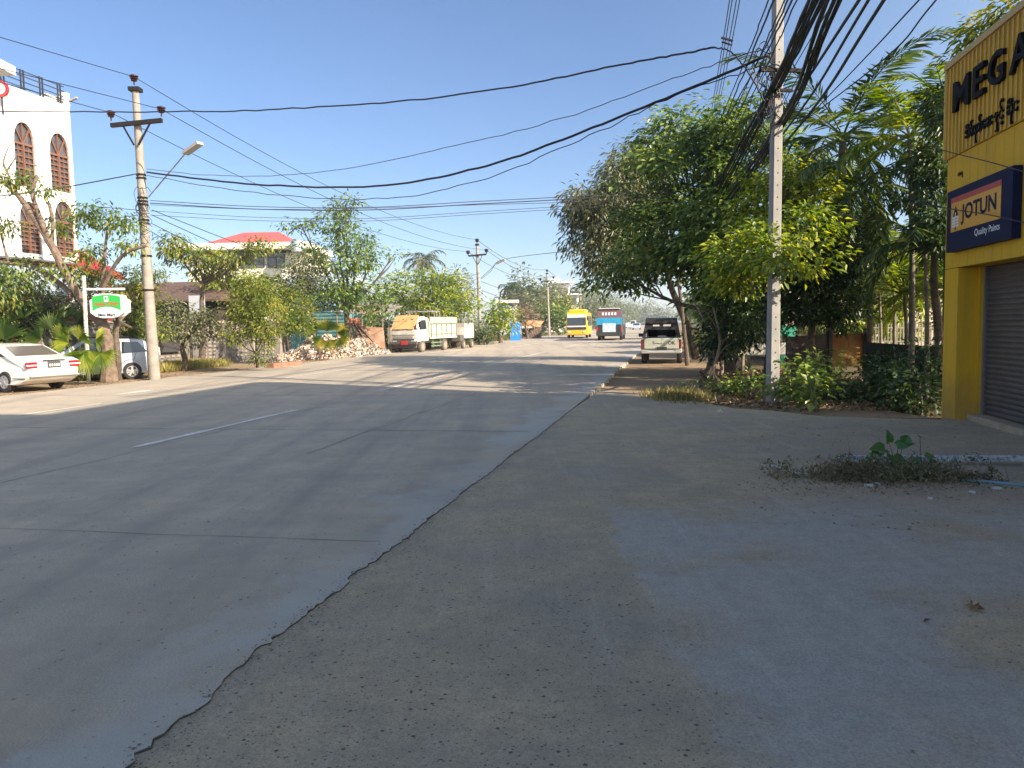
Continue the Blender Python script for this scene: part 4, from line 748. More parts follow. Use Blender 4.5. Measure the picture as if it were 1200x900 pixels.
def heading(v): return math.atan2(v[1], v[0])
def smoothprof(p, n=3):
    out = []; k = len(p)
    for i in range(k):
        a, b, c = Vector(p[i-1]), Vector(p[i]), Vector(p[(i+1) % k]); r = .22
        out.append(tuple(b.lerp(a, min(r, .07/((a-b).length+1e-6))))); out.append(tuple(b.lerp(c, min(r, .07/((c-b).length+1e-6)))))
    return out
# ---- white sedan
q = G(10, 460, -.05); hd = Vector((-.91, .41, 0)).normalized(); rwx = -1.30                 # rear-left wheel contact at q
lf = Vector((-hd.y, hd.x, 0)); org = q - hd*rwx - lf*.74; org.z = -.05
car = thing('parked_car', 'white four door sedan parked on the left verge beside fan palms', 'car', org, heading(hd))
pr = [(-2.32, .42), (-2.34, .72), (-2.28, .98), (-1.72, 1.03), (-.95, 1.385), (-.30, 1.45), (.25, 1.42), (1.05, .98), (2.0, .82), (2.25, .62), (2.28, .30), (1.5, .20), (-1.9, .22)]
bo = Body(smoothprof(pr), 1.74, .85, .30, .07, lambda x: 1-.10*max(0, (abs(x)-1.5)/.85)**2); cw = mat('pearl_white_car', (.76, .74, .69), .22, (.70, .67, .60), 2, coat=.6)
b_ = obj('body', bo.mesh(), cw, car, smooth=True); cut(b_, [(-1.30, .37, .32, 1.2), (1.40, .37, .32, 1.2)])
m_ = MB(); m_.box((0.05, 0, .5), (4.0, 1.3, .5)); obj('underbody', m_, dark, car)
for x in (-1.30, 1.40):
    for sg in (-1, 1): wheel(car, x, sg*.755, .315, .2, sg, 7)
m_ = MB()                                    # rear window, following the profile
def ramp(bd, m_, p1, p2, wi1, wi2, o=.012, n=6):
    d = Vector((p2[0]-p1[0], p2[1]-p1[1])); nx, nz = -d.y/d.length*o, d.x/d.length*o
    if nz < 0: nx, nz = -nx, -nz
    vs = []
    for (px_, pz_), wi in ((p1, wi1), (p2, wi2)):
        for i in range(n+1): y = (2*i/n-1)*(bd.y(px_, pz_)-wi); vs.append((px_+nx, y, pz_+nz))
    m_.add(vs, [(i, i+1, n+2+i, n+1+i) for i in range(n)])
ramp(bo, m_, (-1.64, 1.065), (-1.02, 1.352), .13, .13); obj('rear_window', m_, mat('rear_glass', (.10, .085, .07), .12, spec=.9), car, fix=False)
for sg in (-1, 1):
    m_ = MB(); m_.add(bo.side([(-.93, 1.05), (-.14, 1.02), (-.14, 1.35), (-.62, 1.33)], sg), [(0, 1, 2, 3)]); m_.add(bo.side([(-.08, 1.02), (.82, 1.00), (.28, 1.33), (-.08, 1.36)], sg), [(0, 1, 2, 3)]); m_.add(bo.side([(-1.34, 1.07), (-1.0, 1.055), (-.72, 1.29)], sg), [(0, 1, 2)]); obj('side_window', m_, cgl, car, fix=False)
    m_ = MB(); yy = .5
    m_.box((-2.30, sg*.66, .80), (.10, .34, .20), 0, .03); lm = obj('tail_light', m_, redl, car); lm['label'] = 'red wrap-around tail light'
    m_ = MB(); m_.prism([(-2.355, sg*.50, .90), (-2.33, sg*.82, .90), (-2.25, sg*.62, 1.0)], (0, 0, 0), (.05, 0, 0)); m_.box((-2.345, sg*.66, .80), (.03, .36, .035)); obj('lamp_trim', m_, mat('lamp_white', (.7, .66, .64), .2), lm)
    m_ = MB(); m_.tube(bo.side([(-2.2, .42), (-1.72, .42)], sg, .005), .012, 4); m_.tube(bo.side([(-.12, .3), (-.12, 1.0)], sg, .003), .006, 4); m_.tube(bo.side([(-.98, .62), (-.98, 1.0)], sg, .003), .006, 4); obj('panel_gap', m_, dark, car)
    m_ = MB(); m_.box((-.72, sg*.86, .86), (.2, .03, .035)); obj('door_handle', m_, cw, car)
m_ = MB(); m_.box((-2.345, 0, .93), (.03, .72, .045), 0, .01); obj('boot_trim', m_, chrome, car)
m_ = MB(); m_.box((-2.355, 0, .80), (.02, .40, .17)); npl = obj('number_plate', m_, mat('dark_plate', (.07, .07, .075), .5), car); m_ = MB(); 
for i in range(5): m_.box((-2.368, -.14+.07*i, .79), (.004, .035, .07))
obj('plate_digits', m_, wht, npl)
m_ = MB(); m_.box((-2.33, 0, .48), (.10, 1.5, .03)); obj('bumper_line', m_, mat('bumper_line_grey', (.35, .34, .32), .5), car)  # grey line across the lower rear bumper
# ---- silver wagon
q = G(156, 444.5, -.05); hd = Vector((-.93, -.36, 0)).normalized(); lf = Vector((-hd.y, hd.x, 0)); org = q - hd*(-1.2) - lf*.74; org.z = -.06
van = thing('parked_car', 'silver blue wagon with roof rail parked behind the left utility pole', 'car', org, heading(hd))
pr = [(-2.05, .40), (-2.08, .75), (-2.0, 1.0), (-1.62, 1.42), (-1.3, 1.50), (.3, 1.50), (1.05, 1.05), (1.95, .88), (2.12, .6), (2.1, .3), (1.4, .22), (-1.8, .24)]
bo2 = Body(smoothprof(pr), 1.70, .9, .26, .06, lambda x: 1-.08*max(0, (abs(x)-1.3)/.8)**2); sv = mat('silver_blue_car', (.42, .47, .55), .28, coat=.5, metal=.25)
b_ = obj('body', bo2.mesh(), sv, van, smooth=True); cut(b_, [(-1.2, .37, .32, 1.2), (1.3, .37, .32, 1.2)])
for x in (-1.2, 1.3):
    for sg in (-1, 1): wheel(van, x, sg*.75, .315, .19, sg, 5)
for sg in (-1, 1):
    m_ = MB(); m_.add(bo2.side([(-1.72, 1.02), (-.9, .98), (-.9, 1.38), (-1.42, 1.37)], sg), [(0, 1, 2, 3)]); m_.add(bo2.side([(-.84, .98), (.0, .97), (.0, 1.38), (-.84, 1.385)], sg), [(0, 1, 2, 3)]); m_.add(bo2.side([(.06, .97), (.85, .97), (.3, 1.38), (.06, 1.39)], sg), [(0, 1, 2, 3)]); obj('side_window', m_, cgl, van, fix=False)
    m_ = MB(); m_.tube([(-1.4, sg*.66, 1.5), (-1.3, sg*.66, 1.56), (.2, sg*.66, 1.56), (.3, sg*.66, 1.5)], .022, 5); obj('roof_rail', m_, dark, van)
    m_ = MB(); m_.box((-1.98, sg*.72, .95), (.16, .14, .34), 0, .03); obj('tail_light', m_, mat('clear_lamp', (.65, .6, .6), .15, spec=.8), van)
    m_ = MB(); pts = [(-1.2+.43*math.cos(R(a)), .32+.43*math.sin(R(a))) for a in range(20, 110, 10)]+[(-1.36, .98)]; m_.tube(bo2.side([(-.86, .35), (-.86, .98)], sg, .003), .007, 4); m_.tube(bo2.side(pts, sg, .003), .007, 4); obj('panel_gap', m_, dark, van)
m_ = MB(); m_.box((0, 0, .5), (3.6, 1.3, .5)); obj('underbody', m_, dark, van)
# ---- pickup (rear view)
q = G(775, 427, -.1); hd = U; org = q + hd*1.95; org.z = -.1
pk = thing('pickup_truck', 'old grey green canopied pickup parked under the trees on right', 'pickup', org, heading(hd)); pgr = mat('grey_green_paint', (.34, .36, .30), .45, (.44, .45, .38), 2.5); 
pr = [(-1.95, .52), (-1.97, 1.10), (-.5, 1.12), (.9, 1.12), (2.1, 1.0), (2.2, .5), (1.5, .35), (-1.5, .42)]
bp = Body(smoothprof(pr), 1.70, 1.0, .1, .05); b_ = obj('body', bp.mesh(), pgr, pk, smooth=True); cut(b_, [(-1.2, .42, .36, 1.2), (1.5, .42, .36, 1.2)])
pr = [(-1.90, 1.13), (-1.78, 1.75), (-1.55, 1.93), (-.6, 1.98), (.5, 1.90), (1.15, 1.13)]
bc = Body(smoothprof(pr), 1.60, 1.13, .22, .07); 
# canopy as open frame: black roof + frame, you see through to the cab
m_ = MB(); k = [(-1.78, 1.72), (-1.6, 1.92), (-.6, 1.97), (.3, 1.92), (.35, 1.86), (-.6, 1.9), (-1.55, 1.86), (-1.70, 1.68)]
for sg in (0,): m_.prism([(x, -.66, z) for x, z in k], (0, 0, 0), (0, 1.32, 0))
for sg in (-1, 1): m_.add([(-1.92, sg*.80, 1.13), (-1.72, sg*.66, 1.76), (.35, sg*.66, 1.9), (.4, sg*.80, 1.13), (-1.92, sg*.76, 1.13), (-1.72, sg*.62, 1.76), (.35, sg*.62, 1.9), (.4, sg*.76, 1.13)], [(0, 1, 2, 3), (7, 6, 5, 4), (0, 4, 5, 1), (1, 5, 6, 2), (2, 6, 7, 3)])
m_.prism([(-1.90, -.80, 1.13), (-1.90, -.66, 1.13), (-1.80, -.56, 1.46), (-1.80, -.70, 1.55)], (-.03, 0, 0), (.03, 0, 0)); m_.prism([(-1.90, .80, 1.13), (-1.90, .66, 1.13), (-1.80, .56, 1.46), (-1.80, .70, 1.55)], (-.03, 0, 0), (.03, 0, 0))
m_.prism([(-1.80, -.7, 1.46), (-1.80, .7, 1.46), (-1.72, .66, 1.60), (-1.72, -.66, 1.60)], (-.03, 0, 0), (.03, 0, 0)); m_.prism([(-1.72, -.66, 1.72), (-1.72, .66, 1.72), (-1.66, .64, 1.82), (-1.66, -.64, 1.82)], (-.03, 0, 0), (.03, 0, 0)); m_.box((-1.71, 0, 1.66), (.05, .16, .14)); m_.box((-1.71, .5, 1.66), (.05, .3, .14)); m_.box((-1.71, -.52, 1.66), (.05, .26, .14))
obj('canopy', m_, mat('black_canopy', (.015, .015, .017), .6), pk)
m_ = MB(); m_.box((1.0, 0, 1.3), (.1, 1.4, .3)); m_.prism([(.42, -.7, 1.12), (1.4, -.7, 1.12), (.7, -.6, 1.85), (.42, -.6, 1.85)], (0, 0, 0), (0, .04, 0)); m_.prism([(.42, .7, 1.12), (1.4, .7, 1.12), (.7, .6, 1.85), (.42, .6, 1.85)], (0, -.04, 0), (0, 0, 0)); obj('cab_frame', m_, dark, pk)
for y in (-.4, .4): m_ = MB(); m_.box((.3, y, 1.22), (.16, .42, .5), 0, .06); m_.box((.3, y, 1.5), (.1, .22, .14), 0, .04); obj('seat', m_, mat('seat_black', (.02, .02, .02), .8), pk)
m_ = MB(); m_.box((-1.99, 0, .88), (.04, 1.42, .44), 0, .015); tg_ = obj('tailgate', m_, pgr, pk); m_ = MB(); 
ex, ez = Vector((0, -1, 0)), Vector((0, 0, 1)); put_text(m_, 'S', Vector((-2.014, .36, .86)), ex, ez, .08, .11, bold=.01, en=Vector((-1, 0, 0))); m_.tube([(-2.014, .27, .88), (-2.014, .15, .90), (-2.014, .05, .87), (-2.014, -.03, .9)], .012, 4); put_text(m_, 'OK', Vector((-2.014, -.28, .83)), ex, ez, .30, .15, bold=.02, en=Vector((-1, 0, 0))); obj('lettering', m_, dark, tg_, fix=False)
m_ = MB(); m_.box((-2.07, 0, .53), (.12, 1.66, .12), 0, .03); m_.box((-2.07, -.7, .59), (.14, .26, .05), 0, .01); m_.box((-2.07, .7, .59), (.14, .26, .05), 0, .01); obj('bumper', m_, mat('bumper_silver', (.5, .5, .5), .35, metal=.4), pk)
m_ = MB(); m_.box((-2.03, -.02, .66), (.03, .42, .15)); obj('number_plate', m_, mat('black_plate', (.03, .03, .03), .5), pk)
for sg in (-1, 1): m_ = MB(); m_.box((-1.97, sg*.78, .86), (.07, .12, .38), 0, .015); obj('tail_light', m_, mat('dull_red_lamp', (.14, .02, .02), .3), pk); m_ = MB(); m_.box((.9, sg*.98, 1.2), (.1, .2, .16), 0, .03); m_.beam((.95, sg*.8, 1.15), (.9, sg*.95, 1.18), .03); obj('side_mirror', m_, dark, pk)
for x in (-1.2, 1.5):
    for sg in (-1, 1): wheel(pk, x, sg*.74, .34, .21, sg, 6, mat('dull_rim', (.2, .2, .2), .5))
# ---- old white truck facing us
q = G(494, 413.5, -.05); hd = Vector((-.33, -.944, 0)).normalized(); lf = Vector((-hd.y, hd.x, 0)); org = q - hd*1.45 - lf*.84; org.z = -.05
tk = thing('flatbed_truck', 'old dusty white truck with orange cloth over its windscreen and red plate', 'truck', org, heading(hd)); tw = mat('dusty_white_truck', (.62, .60, .56), .55, (.48, .43, .36), 2.2); tg2 = mat('truck_green', (.10, .17, .11), .6, (.2, .22, .16), 3)
pr = [(.45, .75), (.45, 2.25), (.8, 2.38), (1.55, 2.33), (1.85, 1.95), (2.2, 1.52), (2.26, .98), (2.22, .72)]
bt = Body(smoothprof(pr), 1.86, 1.5, .12, .06); b_ = obj('cab', bt.mesh(), tw, tk, smooth=True); cut(b_, [(1.45, .46, .42, 1.2)])
m_ = MB(); ramp(bt, m_, (2.17, 1.54), (1.66, 2.22), .1, .12, .012); obj('windscreen', m_, cgl, tk, fix=False)
for sg in (-1, 1):
    m_ = MB(); m_.add(bt.side([(.75, 1.55), (1.85, 1.52), (1.52, 2.12), (.75, 2.14)], sg), [(0, 1, 2, 3)]); obj('side_window', m_, cgl, tk, fix=False)
    m_ = MB(); m_.beam((2.0, sg*.9, 1.9), (2.25, sg*1.15, 2.0), .03); m_.box((2.25, sg*1.17, 1.85), (.06, .2, .36), 0, .03); obj('side_mirror', m_, dark, tk)
    m_ = MB(); m_.box((2.25, sg*.66, .82), (.08, .34, .17), 0, .03); obj('headlight', m_, mat('lamp_glass', (.6, .6, .6), .1, spec=.9), tk)
m_ = MB(); nx, nz = 10, 6; vs = []       # cloth hanging over the windscreen
for j in range(nz+1):
    for i in range(nx+1):
        u = j/nz; x = 2.24-(2.24-1.45)*u; z = 1.52+(2.42-1.52)*u; vs.append((x+random.uniform(0, .03), -.92+1.66*i/nx, z+.03+random.uniform(-.01, .02)))
m_.add(vs, [(j*(nx+1)+i, j*(nx+1)+i+1, (j+1)*(nx+1)+i+1, (j+1)*(nx+1)+i) for j in range(nz) for i in range(nx)]); clo = obj('windscreen_cloth', m_, mat('orange_tan_cloth', (.62, .36, .15), .9, (.52, .29, .12), 3), None, fix=False, smooth='all'); clo.location = org; clo.rotation_euler = (0, 0, heading(hd)); tag(clo, 'orange tan cloth hung over the old truck windscreen', 'cloth')
m_ = MB(); m_.box((2.3, 0, .66), (.18, 2.0, .2), 0, .04); m_.box((2.2, 0, .45), (.1, 1.7, .2)); m_.box((2.28, 0, .9), (.06, 1.5, .1)); obj('bumper', m_, mat('dark_bumper', (.09, .08, .075), .7), tk)
m_ = MB(); m_.box((2.41, .1, .68), (.02, .46, .24)); obj('number_plate', m_, mat('red_plate', (.50, .03, .04), .5), tk)
m_ = MB(); m_.box((2.25, 0, 1.2), (.05, 1.6, .03)); m_.box((2.26, 0, 1.08), (.04, 1.3, .12)); obj('grille', m_, mat('grille_grey', (.35, .33, .3), .6), tk)
m_ = MB()
for y in (-.93, .9): m_.box((-2.0, y, 1.42), (4.5, .05, .95))
m_.box((.28, 0, 1.5), (.05, 1.86, 1.1)); m_.box((-4.22, 0, 1.42), (.05, 1.86, .95)); m_.box((-2, 0, .93), (4.5, 1.86, .08)); bd_ = obj('cargo_bed', m_, mat('cream_bed', (.60, .58, .48), .7, (.48, .44, .34), 2), tk)
m_ = MB()
for sg in (-1, 1):
    for i in range(6): m_.box((-4.1+i*.84, sg*.965, 1.42), (.06, .035, .93))
    m_.box((-2, sg*.965, 1.2), (4.5, .03, .04)); m_.box((-2, sg*.965, 1.88), (4.5, .03, .05))
obj('bed_rib', m_, tg2, tk); m_ = MB(); m_.box((-2.0, .93, 2.13), (4.5, .05, .42)); m_.box((-2.0, -.93, 2.13), (4.5, .05, .42)); obj('side_board', m_, mat('grey_boards', (.42, .37, .33), .9, (.33, .28, .25), 4), tk)
m_ = MB()
for x in (.25, -.5, -1.4, .25): m_.tube([(x, -.9, .95), (x, -.9, 2.65), (x, -.75, 2.78), (x, .75, 2.78), (x, .9, 2.65), (x, .9, .95)], .028, 5)
for y in (-.9, 0, .9): m_.tube([(.25, y, 2.7), (-1.4, y, 2.7)], .025, 5)
obj('canopy_hoop', m_, mat('grey_pipe', (.28, .27, .26), .6), tk)
m_ = MB(); m_.box((-1.0, 0, .72), (5.4, .8, .22)); 
for sg in (-1, 1): m_.box((-.9, sg*.85, .62), (1.7, .05, .08)); m_.box((-.9, sg*.85, .4), (1.7, .05, .06)); m_.box((-.3, sg*.85, .55), (.06, .05, .5)); m_.box((-1.5, sg*.85, .55), (.06, .05, .5))
obj('chassis', m_, tg2, tk)
for x in (1.45, -2.1):
    for sg in (-1, 1): wheel(tk, x, sg*.84, .41, .24, sg, 6, mat('rusty_rim', (.35, .27, .2), .8), True)
# ---- second small truck behind
q = G(543, 409, -.05); org = q - U*0 ; org = org + U*1.0 - N*.6; org.z = -.05
t2 = thing('light_truck', 'small white low sided truck parked behind the old truck', 'truck', org, heading(-U))
m_ = MB(); m_.box((0, .78, 1.2), (2.6, .05, .8)); m_.box((0, -.78, 1.2), (2.6, .05, .8)); m_.box((1.3, 0, 1.2), (.05, 1.6, .8)); m_.box((0, 0, .84), (2.6, 1.6, .08)); obj('cargo_bed', m_, tw, t2)
m_ = MB(); m_.box((0, .785, 1.75), (2.6, .03, .3)); m_.box((1.31, 0, 1.75), (.03, 1.6, .3)); obj('side_board', m_, MC['grey_boards'], t2)
m_ = MB()
for x in (-1.2, -.4, .4, 1.2): m_.tube([(x, .78, 1.6), (x, .78, 2.2)], .02, 5)
m_.tube([(-1.2, .78, 2.2), (1.2, .78, 2.2)], .02, 5); m_.tube([(1.25, -.75, 1.6), (1.25, -.75, 2.2), (1.25, .75, 2.2)], .02, 5); obj('rail', m_, MC['grey_pipe'], t2)
m_ = MB(); m_.box((0, 0, .65), (3.0, .7, .2)); m_.box((1.6, 0, .8), (.8, 1.5, .5), 0, .08); obj('chassis', m_, MC['dark_bumper'], t2)
for x in (-.9, 1.4):
    for sg in (-1, 1): wheel(t2, x, sg*.7, .34, .2, sg, 6, MC['rusty_rim'], True)
# ---- buses
def bus(label, org, hd, L, W, H, roofm, bodym):
    t = thing('bus', label, 'bus', org, heading(hd)); return t
q = G(676, 396.6, 0); hd = (-U*1.0 + N*.05).normalized(); org = q - hd*4.5 + Vector((0, 0, 0)); org.z = 0
by = bus('yellow city bus coming towards the camera down the road', org, hd, 9, 2.4, 3.1, None, None); yb = mat('bus_yellow', (.75, .42, .01), .35, coat=.4)
pr = [(-4.5, .38), (-4.5, 2.75), (-4.2, 2.9), (4.1, 2.9), (4.4, 2.7), (4.55, 1.3), (4.55, .38)]
bb = Body(smoothprof(pr), 2.36, 1.2, .04, .09); b_ = obj('body', bb.mesh(), yb, by, smooth=True); cut(b_, [(-2.6, .5, .45, 1.5), (2.9, .5, .45, 1.5)])
m_ = MB(); m_.box((1.6, 0, 3.05), (4.4, 1.9, .36), 0, .1); obj('roof_unit', m_, yb, by)
m_ = MB(); m_.add([(4.585, -1.04, 1.45), (4.585, 1.04, 1.45), (4.51, 1.02, 2.28), (4.51, -1.02, 2.28)], [(0, 1, 2, 3)]); m_.add([(4.60, -1.06, .98), (4.60, 1.06, .98), (4.60, 1.06, 1.24), (4.60, -1.06, 1.24)], [(0, 1, 2, 3)]); obj('windscreen', m_, cgl, by, fix=False)
m_ = MB(); m_.box((4.47, 0, 2.48), (.14, 2.1, .32)); m_.box((4.6, 0, 1.33), (.03, 2.0, .12)); obj('destination_band', m_, wht, by)
for sg in (-1, 1):
    for i in range(5): m_ = MB(); x = 3.2-i*1.55; m_.add(bb.side([(x-.68, 1.35), (x+.68, 1.35), (x+.68, 2.5), (x-.68, 2.5)], sg, .01), [(0, 1, 2, 3)]); obj('side_window', m_, cgl, by, fix=False)
    m_ = MB(); m_.box((4.58, sg*.85, .72), (.05, .34, .16), 0, .02); obj('headlight', m_, MC['lamp_glass'], by); m_ = MB(); m_.box((4.75, sg*1.22, 2.2), (.1, .16, .4), 0, .03); m_.beam((4.4, sg*1.1, 2.6), (4.75, sg*1.2, 2.4), .04); obj('side_mirror', m_, dark, by)
for x in (-2.6, 2.9):
    for sg in (-1, 1): wheel(by, x, sg*1.02, .46, .26, sg, 6, MC['dull_rim'])
m_ = MB(); m_.box((0, 0, .5), (8.8, 1.9, .3)); obj('underbody', m_, dark, by)
q = G(714, 399, 0); hd = (U - N*.03).normalized(); org = q + hd*4.6; org.z = 0
bb_ = bus('blue and dark bus driving away with a white poster on its back', org, hd, 9, 2.5, 3, None, None); dk = mat('bus_dark', (.045, .05, .055), .4, (.08, .08, .085), 2)
pr = [(-4.5, .5), (-4.52, 2.6), (-4.3, 2.98), (4.1, 3.0), (4.5, 2.7), (4.55, .4)]
b2 = Body(smoothprof(pr), 2.5, 1.2, .05, .09); b_ = obj('body', b2.mesh(), dk, bb_, smooth=True); cut(b_, [(-2.6, .5, .45, 1.5), (2.9, .5, .45, 1.5)])
def rear(z0, z1, y0, y1, o, mm, nm):
    m_ = MB(); m_.box((-4.54-o, (y0+y1)/2, (z0+z1)/2), (.03, y1-y0, z1-z0)); return obj(nm, m_, mm, bb_)
rear(2.12, 2.82, -1.12, 1.12, .005, mat('salmon_red_band', (.20, .085, .09), .5, (.13, .07, .08), 3), 'rear_glass_ad'); rear(1.42, 2.15, -1.2, 1.2, .01, mat('bus_blue', (.02, .30, .50), .45, (.015, .22, .42), 2), 'blue_band')
rear(.80, 1.62, -.62, .62, .03, mat('poster_pale', (.55, .62, .66), .6, (.30, .42, .48), 5), 'poster'); rear(.8, 1.5, .66, 1.1, .015, dark, 'engine_grille'); rear(.8, 1.5, -1.1, -.66, .015, dark, 'engine_grille'); rear(.45, .75, -1.22, 1.22, .05, mat('bus_bumper_black', (.03, .03, .03), .5), 'bumper')
m_ = MB(); 
for i in range(5): m_.box((-4.57, .58-.29*i, 2.52), (.02, .17, .26)); m_.box((-4.575, .58-.29*i, 2.52), (.02, .06, .1))
obj('lettering', m_, wht, bb_); m_ = MB(); m_.box((-4.0, 0, 3.02), (1.0, 2.0, .1), 0, .03); m_.box((0, 0, 3.02), (6, 1.8, .1), 0, .03); obj('roof', m_, mat('bus_roof_grey', (.5, .48, .48), .5), bb_)
for sg in (-1, 1):
    for i in range(5): m_ = MB(); x = 3.2-i*1.6; m_.add(b2.side([(x-.7, 1.5), (x+.7, 1.5), (x+.7, 2.5), (x-.7, 2.5)], sg, .01), [(0, 1, 2, 3)]); obj('side_window', m_, cgl, bb_, fix=False)
    m_ = MB(); m_.box((-4.59, sg*1.14, 1.1), (.04, .12, .45)); obj('tail_light', m_, redl, bb_)
for x in (-2.6, 2.9):
    for sg in (-1, 1): wheel(bb_, x, sg*1.05, .48, .3, sg, 6, MC['dull_rim'])
m_ = MB(); m_.box((0, 0, .55), (8.8, 1.9, .3)); obj('underbody', m_, dark, bb_)
# far little cars
def farcar(label, px, py, D, cm, hd, H=1.5):
    o = G(px, py, 0); o = P(px, 385, D); o.z = 0; t = thing('distant_car', label, 'car', o, heading(hd)); pr = [(-2, .3), (-2.05, .8), (-1.7, .95), (-1.1, H), (.6, H), (1.2, .95), (2, .8), (2.05, .3)]
    bd = Body(smoothprof(pr), 1.7, .9, .2, .08); obj('body', bd.mesh(), cm, t, smooth=True); m_ = MB(); ramp(bd, m_, (-1.62, 1.0), (-1.15, H-.08), .12, .12); ramp(bd, m_, (.68, H-.08), (1.15, 1.0), .12, .12); obj('window', m_, cgl, t, fix=False)
    for x in (-1.3, 1.3):
        for sg in (-.78, .78): m_ = MB(); m_.lathe((x, sg, .3), [(0, -.09), (.3, -.09), (.3, .09), (0, .09)], 14, 'Y'); obj('wheel', m_, rub, t)
farcar('tiny white van far down the road beyond blue bus', 742, 389, 205, mat('far_white_paint', (.75, .75, .73), .4), -U, 2.1); farcar('tiny silver car far down the road', 746, 387, 175, MC['silver_blue_car'], -U); farcar('tiny white car parked far off left of white van', 737, 388, 230, MC['far_white_paint'], U)
# ---- cart / vehicle in the yard behind the concrete pole
o = P(893, 412, 26); o.z = 0; yc = thing('handcart', 'white flat cart loaded with bundles in the shaded yard', 'cart', (o.x, o.y, 0)); m_ = MB(); m_.box((o.x, o.y, .72), (2.3, 1.2, .42), -.05, .04); obj('tray', m_, mat('cart_white', (.5, .5, .48), .6), yc, True)
m_ = MB()
for i in range(14): m_.lathe((o.x-1+i*.15, o.y-.3+random.uniform(-.1, .3), .95+random.uniform(0, .14)), [(.0, -.1), (.13, -.06), (.16, .04), (.08, .12), (0, .13)], 7)
obj('bundle', m_, mat('dark_bundle', (.12, .12, .13), .8, (.35, .34, .32), 5), yc, True)
for x in (-.8, .8): m_ = MB(); m_.lathe((o.x+x, o.y-.62, .28), [(0, -.04), (.28, -.04), (.28, .04), (0, .04)], 18, 'Y'); obj('wheel', m_, rub, yc, True)
m_ = MB(); q = P(918, 392, 27); m_.add([q+Vector((-.3, 0, .35)), q+Vector((.45, 0, .3)), q+Vector((.35, .1, -1.0)), q+Vector((-.25, .05, -1.05))], [(0, 1, 2, 3)]); 
fx = mat('teal_green_sheet', (.03, .28, .19), .6); tag(obj('hanging_sheet', m_, fx, fix=False), 'teal green plastic sheet hanging in yard beside concrete pole', 'sheet')
# ================================================================== POLES
conc = mat('concrete_pole', (.34, .30, .255), .88, (.22, .195, .17), 3, .3); cg = mat('grey_concrete_pole', (.33, .32, .305), .88, (.25, .24, .23), 2, .3)
iron = mat('dark_iron', (.018, .014, .013), .75, spec=.2); insm = mat('brown_insulator', (.035, .012, .012), .25)
def insulator(t, p, s=1):
    b = MB(); b.lathe(p, [(.0, -.16*s), (.025*s, -.16*s), (.03*s, -.05*s), (.10*s, -.03*s), (.11*s, .0), (.07*s, .02*s), (.13*s, .04*s), (.14*s, .07*s), (.08*s, .10*s), (.15*s, .12*s), (.15*s, .15*s), (.06*s, .19*s), (.0, .2*s)], 12); obj('insulator', b, insm, t, True, smooth=True)
def lpole(label, bpx, tpx, D, arm_y, arm_l, arm_r, ins, rb, rtp, lamp=None, wires=True, group=None):
    b0 = G(*bpx, -.05); b0 = P(bpx[0], bpx[1], D); b0.z = -.3; tp = P(tpx[0], tpx[1], D); t = thing('utility_pole', label, 'pole', b0, 0, group); m_ = MB()
    n = 8; m_.tube([b0.lerp(tp, i/n) for i in range(n+1)], [rb+(rtp-rb)*i/n for i in range(n+1)], 12); obj('shaft', m_, conc, t, True, smooth=True)
    m_ = MB(); a, b = P(arm_l[0], arm_l[1], D-.2), P(arm_r[0], arm_r[1], D-.2); m_.beam(a, b, .12, .14); obj('crossarm', m_, iron, t, True); mid = (a+b)/2
    m_ = MB(); dn = b0.lerp(tp, (mid.z-.75-b0.z)/(tp.z-b0.z))+Vector((0, -.2, 0)); m_.beam(a.lerp(b, .22), dn+Vector((-.08, 0, 0)), .05); m_.beam(a.lerp(b, .78), dn+Vector((.08, 0, 0)), .05); obj('brace', m_, iron, t, True)
    m_ = MB(); m_.box(tp+Vector((0, 0, -.06)), (rtp*3.2, rtp*3, .13)); obj('cap', m_, iron, t, True)
    for x, y in ins: insulator(t, P(x, y, D-.2), D/27.6 if D < 40 else 1.3)
    if lamp:
        (x0, y0), (x1, y1), sz = lamp; a, b = P(x0, y0, D), P(x1, y1, D-.8); l = MB(); l.tube([a, b], .03*sz, 7); obj('lamp_arm', l, mat('lamp_grey', (.3, .3, .3), .4), t, True); l = MB(); d = (b-a).normalized(); d.z *= .55; d.normalize(); l.beam(b, b+d*.95*sz, .34*sz, .12*sz); obj('lamp_head', l, mat('lamp_head_grey', (.42, .40, .37), .4), t, True)
    return t, b0, tp
t1, *_ = lpole('tall leaning concrete utility pole with street lamp, nearest on the left', (181, 445), (158.5, 103), 27.4, 0, (130, 147), (190, 141), ((157, 94), (130, 136), (189, 131)), .205, .115, ((174, 231), (217, 180), .8))
m_ = MB()                                    # bands, ties and dangling wire on the pole
for y in (205, 209, 232, 236, 240, 258, 262, 300, 340):
    u = (y-103)/342; x = 158.5+22.5*u; c = P(x, y, 27.4); r_ = .115+.09*u+.012; m_.lathe(c, [(r_-.01, -.03), (r_+.012, -.03), (r_+.012, .03), (r_-.01, .03)], 12)
for k in range(14):
    y = random.uniform(225, 300); u = (y-103)/342; x = 158.5+22.5*u; c = P(x+random.uniform(-3, 4), y, 27.15); pts = [c + Vector((.16*math.cos(a)*random.uniform(.6, 1.5), -.03, .25*math.sin(a)*random.uniform(.5, 1.4))) for a in np.arange(0, 5.5, .7)]; m_.tube(cr_spline(pts, 3), .009, 4)
obj('cable_wrap', m_, iron, t1, True)
t2p, *_ = lpole('grey utility pole with small street lamp beyond the parked trucks', (563, 404), (559, 286), 66.5, 0, (549, 300), (570, 298), ((559, 283), (548.5, 297), (570, 295)), .17, .11, ((563.5, 326), (582, 309), .9))
t3p, *_ = lpole('slim distant utility pole left of the yellow bus', (644, 396), (641, 320), 103, 0, (634, 330), (649, 329), ((641, 318), (633.5, 328), (648.5, 326)), .17, .11)
